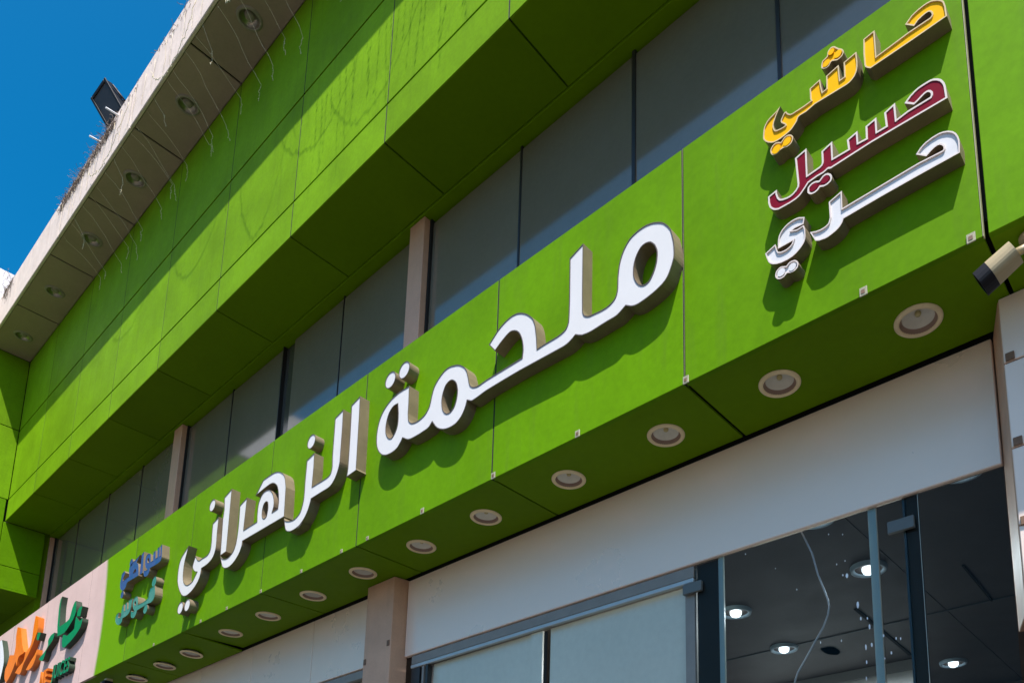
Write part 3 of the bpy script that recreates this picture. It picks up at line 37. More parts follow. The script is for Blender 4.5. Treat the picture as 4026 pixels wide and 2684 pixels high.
# ------------------------------------------------------------------ materials
def mat(name, col, rough=0.5, spec=0.5, metal=0.0, noise=0.0, scale=3.0, bump=0.0, bscale=20.0, dirt=None, streak=0.0, emit=None, emis=0.0, trans=0.0, col2=None, coat=0.0):
    M = bpy.data.materials.new(name); M.use_nodes = True; n = M.node_tree.nodes; l = M.node_tree.links
    b = n['Principled BSDF']; b.inputs['Roughness'].default_value = rough; b.inputs['Metallic'].default_value = metal
    b.inputs['Specular IOR Level'].default_value = spec; b.inputs['Base Color'].default_value = (*col, 1)
    if coat: b.inputs['Coat Weight'].default_value = coat; b.inputs['Coat Roughness'].default_value = 0.15
    if trans: b.inputs['Transmission Weight'].default_value = trans
    if emit: b.inputs['Emission Color'].default_value = (*emit, 1); b.inputs['Emission Strength'].default_value = emis
    geo = n.new('ShaderNodeNewGeometry'); cur = None
    def rgb(c):
        r = n.new('ShaderNodeRGB'); r.outputs[0].default_value = (*c, 1); return r.outputs[0]
    def mixc(f, a, c):
        x = n.new('ShaderNodeMix'); x.data_type = 'RGBA'; l.new(f, x.inputs['Factor']); l.new(a, x.inputs['A']); l.new(c, x.inputs['B']); return x.outputs['Result']
    def tex(sc, det=6, vec=None, rough_=0.6):
        t = n.new('ShaderNodeTexNoise'); t.inputs['Scale'].default_value = sc; t.inputs['Detail'].default_value = det; t.inputs['Roughness'].default_value = rough_
        l.new(vec or geo.outputs['Position'], t.inputs['Vector']); return t.outputs['Fac']
    def ramp(f, a, b_):
        r = n.new('ShaderNodeMapRange'); l.new(f, r.inputs['Value']); r.inputs['From Min'].default_value = a; r.inputs['From Max'].default_value = b_; return r.outputs['Result']
    if noise:
        c2 = col2 or tuple(max(0, c * (1 - noise)) for c in col)
        cur = mixc(ramp(tex(scale), 0.3, 0.7), rgb(col), rgb(c2))
        fine = n.new('ShaderNodeMix'); fine.data_type = 'RGBA'; l.new(ramp(tex(scale * 22, 3), 0.35, 0.75), fine.inputs['Factor']); l.new(cur, fine.inputs['A'])
        dk = n.new('ShaderNodeMix'); dk.data_type = 'RGBA'; dk.blend_type = 'MULTIPLY'; dk.inputs['Factor'].default_value = 1; l.new(cur, dk.inputs['A']); dk.inputs['B'].default_value = (1 - noise * .6,) * 3 + (1,)
        l.new(dk.outputs['Result'], fine.inputs['B']); cur = fine.outputs['Result']
    if streak:
        mp = n.new('ShaderNodeMapping'); mp.inputs['Scale'].default_value = (9, 9, 0.8); l.new(geo.outputs['Position'], mp.inputs['Vector'])
        f = ramp(tex(1.6, 8, mp.outputs[0], .7), 0.52, 0.78)
        k = n.new('ShaderNodeMath'); k.operation = 'MULTIPLY'; k.inputs[1].default_value = streak; l.new(f, k.inputs[0])
        cur = mixc(k.outputs[0], cur or rgb(col), rgb(dirt or (0.1, 0.08, 0.05)))
    if cur: l.new(cur, b.inputs['Base Color'])
    if noise:
        rr = n.new('ShaderNodeMapRange'); l.new(tex(scale * 2.3), rr.inputs['Value']); rr.inputs['To Min'].default_value = rough * .8; rr.inputs['To Max'].default_value = min(1, rough * 1.25); l.new(rr.outputs[0], b.inputs['Roughness'])
    if bump:
        bp = n.new('ShaderNodeBump'); bp.inputs['Strength'].default_value = bump; bp.inputs['Distance'].default_value = 0.02
        l.new(tex(bscale, 4), bp.inputs['Height']); l.new(bp.outputs[0], b.inputs['Normal'])
    return M

G = (0.128, 0.295, 0.0012)
M_green = mat('green_panel', G, rough=.55, spec=.05, noise=.22, scale=1.6, bump=.10, bscale=2.2, streak=.36, dirt=(0.10, 0.16, 0.02))
M_green_dusty = mat('green_panel_dusty', (0.190, 0.370, 0.005), rough=.6, spec=.06, noise=.26, scale=2.2, bump=.10, bscale=2.6, streak=.38, dirt=(0.085, 0.15, 0.01))
M_green_soffit = mat('green_soffit_panel', (.135, .265, .0015), rough=.5, spec=.05, noise=.14, scale=1.1, bump=.06, bscale=1.8)
M_topdark = mat('dark_grey_sign_top', (0.06, 0.055, 0.045), rough=.9, noise=.3, scale=5)  # unseen sign top, darkened to cut green bounce onto the upper soffit
M_edge = mat('bare_panel_edge', (0.34, 0.33, 0.17), rough=.5, noise=.25, scale=14)
M_gap = mat('dark_joint', (0.008, 0.007, 0.006), rough=.9)
M_joint = mat('joint_shade_fill', (0.006, 0.007, 0.003), rough=.9)  # black fill added in the open panel gaps, standing in for their shade
M_white_wall = mat('white_cladding', (0.90, 0.71, 0.60), rough=.28, spec=1.0, bump=.02, bscale=1.2, noise=.02, scale=.6)
M_white_wall.node_tree.nodes['Principled BSDF'].inputs['IOR'].default_value = 1.9; M_white_wall.node_tree.nodes['Principled BSDF'].inputs['Specular Tint'].default_value = (1, .74, .56, 1)
M_beige = mat('beige_cladding', (0.66, 0.385, 0.25), rough=.5, spec=.4, noise=.16, scale=5, streak=.25, dirt=(0.22, 0.16, 0.12))
M_canopy = mat('canopy_soffit_panel', (0.40, 0.30, 0.235), rough=.6, spec=.3, noise=.14, scale=2.4, streak=.2, dirt=(.2, .17, .14))
M_plaster = mat('dusty_white_plaster', (0.76, 0.62, 0.54), rough=.8, noise=.14, scale=7, bump=.18, bscale=12, streak=.6, dirt=(0.45, 0.31, 0.23))
M_plaster_wing = mat('white_parapet_panel', (0.80, 0.76, 0.76), rough=.6, noise=.1, scale=4, streak=.4, dirt=(.45, .38, .36))
M_white = mat('white_paint', (0.78, 0.77, 0.78), rough=.5, noise=.05, scale=8)
M_alu = mat('brushed_aluminium', (0.27, 0.25, 0.225), rough=.5, metal=.1, noise=.15, scale=9)
M_alu_dark = mat('dark_window_frame', (0.018, 0.016, 0.016), rough=.4)
M_glass_up = mat('grey_tinted_glass', (0.225, 0.200, 0.150), rough=.08, spec=.8, metal=.31, noise=.12, scale=1.5, streak=.25, dirt=(.22, .20, .17))
M_glass_slot = mat('dark_tinted_glass', (0.05, 0.05, 0.045), rough=.12, spec=.5)
M_blind = mat('blue_grey_roller_blind', (0.58, 0.60, 0.50), rough=.35, spec=.5, noise=.12, scale=1.2, coat=.3)
M_fin = mat('green_glass_edge', (0.44, 0.47, 0.42), rough=.15, spec=.6)
M_ceil = mat('dark_ceiling', (0.11, 0.09, 0.083), rough=.6, noise=.1, scale=2)
M_inwall = mat('interior_wall', (0.72, 0.72, 0.70), rough=.7, noise=.12, scale=4)
M_face = mat('white_acrylic_face', (0.70, 0.675, 0.665), rough=.35, spec=.25, noise=.04, scale=6)
M_return = mat('aged_letter_return', (0.265, 0.200, 0.128), rough=.42, metal=.15, noise=.25, scale=9, streak=.35, dirt=(.20, .14, .09))
M_trim = mat('dark_letter_trim', (0.10, 0.075, 0.062), rough=.4)
M_trimw = mat('pale_letter_trim', (0.70, 0.60, 0.55), rough=.4, noise=.08, scale=12)
M_trimy = mat('cream_letter_trim', (0.66, 0.50, 0.27), rough=.4, noise=.1, scale=12)
M_yellow = mat('yellow_acrylic_face', (0.90, 0.46, 0.001), rough=.4, spec=.08, noise=.08, scale=12)
M_maroon = mat('maroon_acrylic_face', (0.20, 0.006, 0.020), rough=.4, spec=.08, noise=.12, scale=10)
M_white2 = mat('dusty_white_acrylic_face', (0.70, 0.68, 0.68), rough=.35, noise=.08, scale=14)
M_blue = mat('blue_acrylic_face', (0.010, 0.085, 0.235), rough=.4, spec=.15, noise=.3, scale=9, col2=(0.06, 0.09, 0.26))
M_teal = mat('teal_acrylic_face', (0.012, 0.20, 0.155), rough=.4, spec=.15, noise=.3, scale=9, col2=(0.10, 0.27, 0.23))
M_greenf = mat('emerald_acrylic_face', (0.003, 0.23, 0.085), rough=.45, spec=.08, noise=.1, scale=9)
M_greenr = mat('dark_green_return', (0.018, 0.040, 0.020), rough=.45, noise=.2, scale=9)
M_orangef = mat('orange_acrylic_face', (0.84, 0.20, 0.006), rough=.45, spec=.08, noise=.12, scale=9)
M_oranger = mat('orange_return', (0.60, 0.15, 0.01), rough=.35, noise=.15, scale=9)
M_flange = mat('cream_lamp_ring', (0.95, 0.78, 0.48), rough=.5, noise=.10, scale=16)
M_reflector = mat('lamp_reflector', (0.30, 0.20, 0.15), rough=.5)
M_lens = mat('grey_lamp_bowl', (0.80, 0.78, 0.68), rough=.35, spec=.6, noise=.12, scale=25)
M_bulb = mat('unlit_bulb', (0.55, 0.47, 0.22), rough=.4)
M_dflange = mat('dusty_lamp_ring', (0.33, 0.285, 0.235), rough=.6, noise=.2, scale=16)
M_dcone = mat('dusty_reflector', (0.34, 0.31, 0.25), rough=.28, metal=.8)
M_rimin = mat('indoor_lamp_ring', (0.34, 0.44, 0.52), rough=.4)
M_lit = mat('lit_bulb', (1, 1, 1), emit=(0.93, 0.97, 1.0), emis=2.2)
M_black = mat('black_plastic', (0.007, 0.006, 0.008), rough=.5, spec=.25)
M_floodglass = mat('floodlight_glass', (0.05, 0.044, 0.046), rough=.35, spec=.2, noise=.2, scale=12)
M_camera = mat('cream_camera_housing', (0.46, 0.36, 0.20), rough=.4, noise=.12, scale=20)
M_wire = mat('pale_wire', (0.66, 0.56, 0.38), rough=.5)
M_ledbulb = mat('clear_led_bulb', (0.75, 0.70, 0.48), rough=.2)
M_tangle = mat('dry_brown_tangle', (0.17, 0.125, 0.095), rough=.8)
M_clip = mat('galvanised_clip', (0.50, 0.46, 0.30), rough=.45, metal=.2, noise=.3, scale=60)
M_rust = mat('rusty_clip', (0.22, 0.12, 0.07), rough=.7, noise=.3, scale=60)
M_paint = mat('white_paint_splash', (0.75, 0.78, 0.82), rough=.5)
M_ground = mat('sandy_asphalt', (0.040, 0.033, 0.026), rough=.95, noise=.25, scale=.8, bump=.4, bscale=40)
M_pave = mat('concrete_paving', (0.046, 0.039, 0.031), rough=.9, noise=.2, scale=2, bump=.3, bscale=30)
M_line = mat('road_paint', (0.7, 0.7, 0.66), rough=.7)

# pink-white print that meets the green on one panel along a soft curve
def vary(M, amt):
    """every panel gets its own slight tone, as faded cladding sheets have"""
    n = M.node_tree.nodes; l = M.node_tree.links; b = n['Principled BSDF']; s_ = b.inputs['Base Color']
    oi = n.new('ShaderNodeObjectInfo'); mr = n.new('ShaderNodeMapRange'); mr.inputs['To Min'].default_value = 1 - amt; mr.inputs['To Max'].default_value = 1 + amt * .5
    hv = n.new('ShaderNodeHueSaturation'); l.new(oi.outputs['Random'], mr.inputs['Value']); l.new(mr.outputs[0], hv.inputs['Value'])
    if s_.links: l.new(s_.links[0].from_socket, hv.inputs['Color'])
    else: hv.inputs['Color'].default_value = s_.default_value
    l.new(hv.outputs[0], s_)
for M_, a_ in ((M_green, .07), (M_green_dusty, .10), (M_green_soffit, .10), (M_white_wall, .05), (M_glass_up, .16), (M_canopy, .08), (M_face, .02), (M_flange, .12), (M_lens, .2)): vary(M_, a_)
def split_print():
    M = mat('pink_white_print', (0.66, 0.47, 0.43), rough=.6, spec=.05, noise=.12, scale=2.5, streak=.35, dirt=(0.50, 0.30, 0.27), bump=.25, bscale=3.0)
    return M
M_pink = split_print()
def half_print():
    M = M_pink.copy(); M.name = 'green_to_pink_print'; n = M.node_tree.nodes; l = M.node_tree.links; b = n['Principled BSDF']
    src = b.inputs['Base Color'].links[0].from_socket
    geo = n.new('ShaderNodeNewGeometry'); sp = n.new('ShaderNodeSeparateXYZ'); l.new(geo.outputs['Position'], sp.inputs[0])
    # boundary x = x0 - k*(z-z0)^2
    a = n.new('ShaderNodeMath'); a.operation = 'SUBTRACT'; l.new(sp.outputs['Z'], a.inputs[0]); a.inputs[1].default_value = 1.09 * S + EYE
    q = n.new('ShaderNodeMath'); q.operation = 'MULTIPLY'; l.new(a.outputs[0], q.inputs[0]); l.new(a.outputs[0], q.inputs[1])
    k = n.new('ShaderNodeMath'); k.operation = 'MULTIPLY'; l.new(q.outputs[0], k.inputs[0]); k.inputs[1].default_value = 0.17
    x = n.new('ShaderNodeMath'); x.operation = 'ADD'; l.new(sp.outputs['X'], x.inputs[0]); l.new(k.outputs[0], x.inputs[1])
    r = n.new('ShaderNodeMapRange'); l.new(x.outputs[0], r.inputs['Value']); r.inputs['From Min'].default_value = -3.372 * S - .012; r.inputs['From Max'].default_value = -3.372 * S + .05
    mx = n.new('ShaderNodeMix'); mx.data_type = 'RGBA'; l.new(r.outputs[0], mx.inputs['Factor']); l.new(src, mx.inputs['A']); mx.inputs['B'].default_value = (*G, 1)
    l.new(mx.outputs['Result'], b.inputs['Base Color']); return M
M_half = half_print()
def clear_glass():
    M = bpy.data.materials.new('clear_shop_glass'); M.use_nodes = True; n = M.node_tree.nodes; l = M.node_tree.links; n.clear()
    o = n.new('ShaderNodeOutputMaterial'); t = n.new('ShaderNodeBsdfTransparent'); t.inputs[0].default_value = (.80, .86, .88, 1)
    g = n.new('ShaderNodeBsdfGlossy'); g.inputs['Roughness'].default_value = .02; g.inputs[0].default_value = (.9, .82, .72, 1)
    f = n.new('ShaderNodeFresnel'); f.inputs[0].default_value = 1.16; mx = n.new('ShaderNodeMixShader')
    l.new(f.outputs[0], mx.inputs[0]); l.new(t.outputs[0], mx.inputs[1]); l.new(g.outputs[0], mx.inputs[2]); l.new(mx.outputs[0], o.inputs[0]); return M
M_glass = clear_glass()

# ------------------------------------------------------------------ helpers
def link(name, me, m, parent=None, loc=None):
    o = bpy.data.objects.new(name, me); C.objects.link(o)
    if m is not None and len(me.materials) == 0: me.materials.append(m)
    if parent is not None: o.parent = parent
    if loc is not None: o.location = loc
    return o
def thing(name, label, cat, loc=(0, 0, 0), group=None, rot=None):
    o = bpy.data.objects.new(name, None); C.objects.link(o); o.location = loc; o.empty_display_size = .1
    if rot: o.rotation_euler = rot
    return tag(o, label, cat, group)
def tag(o, label=None, cat=None, group=None, kind=None):
    if label: o['label'] = label
    if cat: o['category'] = cat
    if group: o['group'] = group
    if kind: o['kind'] = kind
    return o
def P(x, y, z): return Vector((x * S, y * S, z * S + EYE))
def rel(parent, v):
    v = Vector(v)
    while parent is not None: v = v - parent.location; parent = parent.parent
    return v
def box_me(name, lo, hi, bev=0.0, seg=1):
    bm = bmesh.new(); bmesh.ops.create_cube(bm, size=1)
    for v in bm.verts: v.co = Vector(((lo[i] + hi[i]) / 2 + v.co[i] * (hi[i] - lo[i]) for i in range(3)))
    if bev: bmesh.ops.bevel(bm, geom=bm.edges[:], offset=bev, segments=seg, affect='EDGES')
    me = bpy.data.meshes.new(name); bm.to_mesh(me); bm.free(); return me
def box(name, x0, x1, y0, y1, z0, z1, m, parent=None, bev=0.0, world=False):
    """box in building modules (x, y, z above eye level); its object sits at the box centre"""
    a = P(min(x0, x1), min(y0, y1), min(z0, z1)); b = P(max(x0, x1), max(y0, y1), max(z0, z1)); c = (a + b) / 2
    o = link(name, box_me(name, a - c, b - c, bev), m, parent, rel(parent, c)); return o
def panel_holes(name, x0, x1, y0, y1, z0, z1, m, parent, holes):
    """flat panel with round lamp holes: holes = [(x, y, radius in metres)]"""
    a = P(x0, y0, z0); b_ = P(x1, y1, z1); c = (a + b_) / 2; h = (b_ - a) / 2
    loops = [[Vector((-h.x, -h.y, 0)), Vector((h.x, -h.y, 0)), Vector((h.x, h.y, 0)), Vector((-h.x, h.y, 0))]]
    for hx_, hy_, r in holes: loops.append([Vector((hx_ * S - c.x + r * math.cos(-2 * math.pi * k / 28), hy_ * S - c.y + r * math.sin(-2 * math.pi * k / 28), 0)) for k in range(28)])
    bm = bmesh.new(); lo = [bm.verts.new((v.x, v.y, -h.z)) for L in loops for v in L]; hi = [bm.verts.new((v.x, v.y, h.z)) for L in loops for v in L]
    for t in tessellate_polygon(loops): bm.faces.new([lo[i] for i in t]); bm.faces.new([hi[i] for i in t])
    k0 = 0
    for L in loops:
        n = len(L)
        for k in range(n): bm.faces.new((lo[k0 + k], lo[k0 + (k + 1) % n], hi[k0 + (k + 1) % n], hi[k0 + k]))
        k0 += n
    bmesh.ops.recalc_face_normals(bm, faces=bm.faces[:]); me = bpy.data.meshes.new(name); bm.to_mesh(me); bm.free(); return link(name, me, m, parent, rel(parent, c))
LAMPX = [-.3318, -.565, -.802, -1.049, -1.303, -1.537, -1.783, -2.026, -2.276, -2.512, -2.790, -3.004, -3.249]
CLAMPX = (-2.37, -2.838, -3.325, -3.804, -4.29, -4.772)
def lathe_me(name, prof, n=32, mats=None, faces_mat=None):
    """profile of (r, z); spun about z"""
    bm = bmesh.new(); rings = []
    for r, z in prof:
        if r < 1e-6: rings.append([bm.verts.new((0, 0, z))])
        else: rings.append([bm.verts.new((r * math.cos(2 * math.pi * k / n), r * math.sin(2 * math.pi * k / n), z)) for k in range(n)])
    for i in range(len(rings) - 1):
        a, b = rings[i], rings[i + 1]
        for k in range(n):
            k2 = (k + 1) % n
            if len(a) == 1: f = bm.faces.new((a[0], b[k], b[k2]))
            elif len(b) == 1: f = bm.faces.new((a[k], b[0], a[k2]))
            else: f = bm.faces.new((a[k], b[k], b[k2], a[k2]))
            f.smooth = True
    bmesh.ops.recalc_face_normals(bm, faces=bm.faces[:])
    me = bpy.data.meshes.new(name); bm.to_mesh(me); bm.free(); return me
def tube_bm(bm, pts, r, n=5, cap=True, rads=None):
    pts = [Vector(p) for p in pts]; prev = None; up = Vector((0, 0, 1)); rings = []
    for i, p in enumerate(pts):
        d = (pts[min(i + 1, len(pts) - 1)] - pts[max(i - 1, 0)]).normalized()
        if prev is None:
            a = d.cross(up); a = d.cross(Vector((1, 0, 0))) if a.length < 1e-3 else a; a.normalize()
        else:
            a = (prev - d * prev.dot(d)); a = a.normalized() if a.length > 1e-6 else prev
        prev = a; b = d.cross(a); rr = rads[i] if rads else r
        rings.append([bm.verts.new(p + (a * math.cos(2 * math.pi * k / n) + b * math.sin(2 * math.pi * k / n)) * rr) for k in range(n)])
    for i in range(len(rings) - 1):
        for k in range(n):
            f = bm.faces.new((rings[i][k], rings[i][(k + 1) % n], rings[i + 1][(k + 1) % n], rings[i + 1][k])); f.smooth = True
    if cap:
        bm.faces.new(rings[0][::-1]); bm.faces.new(rings[-1])
def tube(name, pts, r, m, parent=None, n=8):
    bm = bmesh.new(); c = Vector(pts[0]); tube_bm(bm, [Vector(p) - c for p in pts], r, n); me = bpy.data.meshes.new(name); bm.to_mesh(me); bm.free()
    return link(name, me, m, parent, rel(parent, c))
def copy_tree(o, loc, parent=None):
    c = o.copy(); C.objects.link(c)
    if parent is None: c.location = loc
    else: c.parent = parent
    for ch in list(o.children): copy_tree(ch, None, c)
    return c

# ------------------------------------------------------------------ ground
def sheet(name, x0, x1, y0, y1, z, m):
    bm = bmesh.new(); bm.faces.new([bm.verts.new(p) for p in ((x0, y0, 0), (x1, y0, 0), (x1, y1, 0), (x0, y1, 0))])
    me = bpy.data.meshes.new(name); bm.to_mesh(me); bm.free(); o = link(name, me, m, None, (0, 0, z)); return tag(o, kind='structure')
sheet('ground', -900, 900, -900, 900, -.14, M_ground)
sheet('road', -300, 300, -12.5, -3.6, -.136, mat('road_asphalt', (0.055, 0.052, 0.048), rough=.9, noise=.2, scale=3))
o = link('pavement', box_me('pavement', (-60, -3.3, -.14), (40, 3.1, 0)), M_pave); tag(o, kind='structure')
o = link('kerb', box_me('kerb', (-60, -3.6, -.14), (40, -3.302, .01), .02), M_white_wall); tag(o, kind='structure')
for i in range(-8, 8): tag(link('road_line', box_me('road_line', (i * 6, -8.1, -.1355), (i * 6 + 2.4, -7.95, -.132)), M_line), kind='structure')

# ------------------------------------------------------------------ the building
B = thing('shop_building', 'two-storey green and white clad shop building with dark upper windows', 'building', P(-2.5, 1.22, 0) - Vector((0, 0, EYE)))
GAP = .0030
def row(name, xs, y0, y1, z0, z1, m, parent, bev=.004, gap=GAP, fill=0):
    out = []
    if fill:
        for x in xs[1:-1]: box('joint', x - gap / 2 - .0002, x + gap / 2 + .0002, y0 + fill, y1 - .001, z0 + .001, z1 - .001, M_joint, parent)
    for a, b in zip(xs[:-1], xs[1:]):
        lo, hi = min(a, b), max(a, b); out.append(box(name, lo + gap / 2, hi - gap / 2, y0, y1, z0, z1, m, parent, bev))
    return out
# upper fascia : three rows of panels
UX = [.77, .287, -.195, -.677, -1.159, -1.641, -2.123, -2.606, -3.089, -3.572, -4.045, -4.53, -4.988]
YF = .9886
row('fascia_panel', UX, YF, YF + .012, 2.0215, 2.1405, M_green_dusty, B, gap=.0046, bev=.0010, fill=.0003)
row('fascia_panel', UX, YF + .001, YF + .012, 2.1500, 2.5358, M_green_dusty, B, gap=.0042, bev=.0010, fill=.0003)
row('fascia_panel', UX, YF + .001, YF + .012, 2.5442, 2.95, M_green_dusty, B, gap=.0042, bev=.0010, fill=.0003)
box('fascia_backing', .77, -5.0, YF + .013, YF + .06, 2.03, 3.1, M_gap, B)
# upper soffit
row('soffit_panel', UX, YF + .002, 1.186, 2.020, 2.030, M_green_soffit, B, bev=.002, gap=.0046)
box('soffit_trim', .77, -4.988, 1.1875, 1.235, 2.014, 2.030, M_green_soffit, B, .003)
box('soffit_backing', .77, -5.0, YF + .02, 1.25, 2.031, 2.06, M_gap, B)
# canopy
cx_ = [x for x in UX if x < .3]
for a, b in zip(cx_[:-1], cx_[1:]): panel_holes('canopy_soffit_panel', b + .0042, a - .0042, .8135, YF - .001, 2.950, 2.954, M_canopy, B, [(x, .901, .108 * .78) for x in CLAMPX if b < x < a])
box('canopy_soffit_seal', .287, -4.985, .8125, YF - .0005, 2.9675, 2.9685, M_gap, B)
CX = [.287, -.9, -2.0, -3.1, -3.9, -4.55, -4.984]
for a, b in zip(CX[:-1], CX[1:]): box('canopy_edge', b + .0004, a - .0004, .800, .8115, 2.947, 3.146, M_plaster, B, .006)
box('canopy_roof', .287, -4.985, .812, 1.4, 2.970, 3.13, M_plaster, B)
# wing that turns toward the street at the far end
WX = -4.988
for z0, z1 in ((1.668, 1.781), (1.784, 2.0185), (1.784, 2.139), (2.143, 2.538), (2.542, 2.95)):
    ys = {1.781: [(.983, 1.168), (.50, .9805), (.02, .4975), (-.46, .0175)], 2.0185: [(.983, 1.168)], 2.139: [(.50, .9805), (.02, .4975), (-.46, .0175)]}.get(z1, [(.50, YF - .001), (.02, .4975), (-.46, .0175)])
    for y0, y1 in ys: box('wing_panel', WX, WX - .012, y0, y1, z0, z1, M_green_dusty if z0 > 2 else M_green, B, .004)
box('wing_lip', WX + .002, WX - .02, -.46, 1.168, 1.656, 1.667, M_green, B, .003)
for i in range(3): box('wing_soffit_panel', WX - .022 - i * .4, WX - .42 - i * .4 + .003, -.46, 1.168, 1.657, 1.666, M_green_soffit, B, .003)
box('wing_core', WX - .0125, WX - 1.2, -.46, 1.168, 1.670, 3.13, M_gap, B)
box('wing_end_wall', WX - .02, WX - 1.2, 1.169, 1.3, 1.2, 3.1, M_green_soffit, B)
for y0, y1 in ((.62, .985), (.18, .6185), (-.46, .1785)): box('wing_parapet', WX + .004, WX - .02, y0, y1, 2.972 if y0 > .6 else 2.956, 3.405, M_plaster_wing, B, .006)
# upper windows
YW = 1.22
def window(x1, x0, m=M_glass_up, dy=0.0, zb=1.25):
    w = box('window', x0 + .0015, x1 - .0015, YW + .012 + dy, YW + .03, zb, 2.0135, M_alu_dark, B)
    p = box('pane', x0 + .0035, x1 - .0035, YW + dy, YW + .0118 + dy, zb + .004, 2.004, m, w)
    return w
for a, b in ((.53, .158), (.158, -.221), (-.221, -.6015), (-.6015, -.975), (-.975, -1.3576), (-1.3576, -1.735), (-1.80, -2.198), (-2.198, -2.511), (-2.585, -2.968), (-2.968, -3.357), (-3.43, -3.83), (-3.83, -4.229), (-4.229, -4.643), (-4.643, -4.99)):
    window(a, b)
window(-2.512, -2.584, M_glass_slot, .010)
box('mullion', -.5975, -.6055, YW - .004, YW + .03, 1.25, 2.0135, M_alu_dark, B)
box('mullion', -.9705, -.9797, YW - .004, YW + .03, 1.25, 2.0135, M_alu_dark, B)
box('mullion', -1.3545, -1.3607, YW - .002, YW + .03, 1.25, 2.0135, M_alu_dark, B)
box('mullion', -2.1965, -2.1995, YW - .002, YW + .03, 1.25, 2.0135, M_alu_dark, B)
box('mullion', -2.584, -2.589, YW - .002, YW + .03, 1.25, 2.0135, M_alu_dark, B)
for x in (-2.968, -3.83, -4.229, -4.643, -.221, .158): box('mullion', x + .002, x - .002, YW - .002, YW + .03, 1.25, 2.0135, M_alu_dark, B)
for x0, x1 in ((-1.807, -1.7372), (-3.436, -3.3582), (-5.085, -4.990)):
    box('pilaster', x0, x1, 1.193, 1.26, .9, 2.0135, M_beige, B, .003)
    box('pilaster_joint', x1 + .0005, x1 + .008, 1.212, 1.24, .9, 2.0133, M_gap, B)
box('upper_back_wall', .6, -6.2, 1.262, 1.3, .9, 3.1, M_gap, B)
# lower white wall over the shopfront
WZ = .883
box('wall_panel', -.256, -1.7245, 1.2, 1.212, .6665, .8775, M_white_wall, B, .004)
LX = [-1.857, -2.19, -2.568, -2.944, -3.32, -3.7, -4.1, -4.5, -4.9]
row('wall_panel', LX, 1.2, 1.212, .674, .8765, M_white_wall, B, bev=.003, gap=.003)
box('wall_backing', -.2, -5.2, 1.2125, 1.26, .735, 1.25, M_gap, B)
box('wall_backing', -1.73, -5.2, 1.2125, 1.23, .674, .7345, M_gap, B)
# lower pillar
def prism(name, pts, z0, z1, m, parent):
    c = P(sum(p[0] for p in pts) / len(pts), sum(p[1] for p in pts) / len(pts), z0)
    bm = bmesh.new(); lo = [bm.verts.new(P(x, y, z0) - c) for x, y in pts]; hi = [bm.verts.new(P(x, y, z1) - c) for x, y in pts]; n = len(pts)
    bm.faces.new(lo[::-1]); bm.faces.new(hi)
    for i in range(n): bm.faces.new((lo[i], lo[(i + 1) % n], hi[(i + 1) % n], hi[i]))
    bmesh.ops.recalc_face_normals(bm, faces=bm.faces[:]); bmesh.ops.bevel(bm, geom=bm.edges[:], offset=.003, segments=1, affect='EDGES')
    me = bpy.data.meshes.new(name); bm.to_mesh(me); bm.free(); return link(name, me, m, parent, rel(parent, c))
GZ = -EYE / S
pl = prism('pillar', [(-1.855, 1.163), (-1.7345, 1.163), (-1.7265, 1.21), (-1.855, 1.21)], GZ, .8815, M_beige, B)
for x, z in ((-1.745, .70), (-1.847, .668)): box('clip', x - .006, x + .006, 1.1615, 1.1628, z - .008, z + .008, M_rust, pl, .002)
# right pillar with stacked white cladding and a brown side
pr = prism('pillar', [(-.2285, 1.133), (-.05, 1.133), (-.05, 1.21), (-.2555, 1.21)], .405, .8815, M_beige, B)
for z0, z1 in ((.408, .5275), (.5295, .6435), (.6455, .7755), (.7775, .8812)):
    box('cladding_panel', -.2265, -.05, 1.1285, 1.1325, z0, z1, M_white_wall, pr, .003)
for z in (.527, .645, .777):
    c = box('clip', -.2235, -.2115, 1.1255, 1.128, z, z + .013, M_rust, pr, .002)
box('pillar_core', -.05, -.225, 1.15, 1.22, GZ, .404, M_gap, B)
# shopfront
YS = 1.205
sf = B
rl = box('door_rail', -1.7, -.815, 1.205, 1.24, .641, .6655, M_alu, B, .004)
box('rail_lip', -1.7, -.815, 1.2035, 1.212, .6315, .6405, mat('light_aluminium_lip', (.50, .53, .53), rough=.35, metal=.3, noise=.12, scale=12), B, .003)
for a, b in ((-1.627, -1.269), (-1.212, -.840)): box('roller_blind', a, b, 1.222, 1.226, -.2, .6335, M_blind, B)
box('door_stile', -1.632, -1.640, 1.207, 1.235, -.2, .6312, M_alu_dark, B)
box('door_stile', -1.648, -1.656, 1.207, 1.235, -.2, .6312, M_alu, B)
box('door_stile', -1.665, -1.70, 1.207, 1.235, -.2, .6312, M_alu_dark, B)
box('door_stile', -1.2675, -1.2305, 1.215, 1.221, -.2, .6312, M_blind, B)
prism('door_gap', [(-1.2275, 1.216), (-1.2165, 1.216), (-1.2165, 1.218), (-1.2275, 1.218)], -.2, .628, M_gap, B)
box('door_stile', -.8385, -.816, 1.21, 1.222, -.2, .636, M_alu, B, .002)
box('glass_pane', -.813, -.6045+ .15, 1.2065, 1.2080, -.2, .6655, M_glass, B)
box('glass_pane', -.4515, -.3855, 1.2065, 1.2080, -.2, .6655, M_glass, B)
box('glass_pane', -.3845, -.2565, 1.2065, 1.2080, -.2, .6655, M_glass, B)
box('glass_edge', -.3851, -.3845, 1.2060, 1.2085, -.2, .6655, M_fin, B)
box('glass_fin', -.7615, -.7505, 1.209, 1.214, -.2, .668, M_fin, B, .001)
box('glass_fin', -.4685, -.4545, 1.209, 1.214, -.2, .668, M_fin, B, .001)
box('glass_fin', -.4105, -.407, 1.2085, 1.235, -.2, .668, M_glass_slot, B)
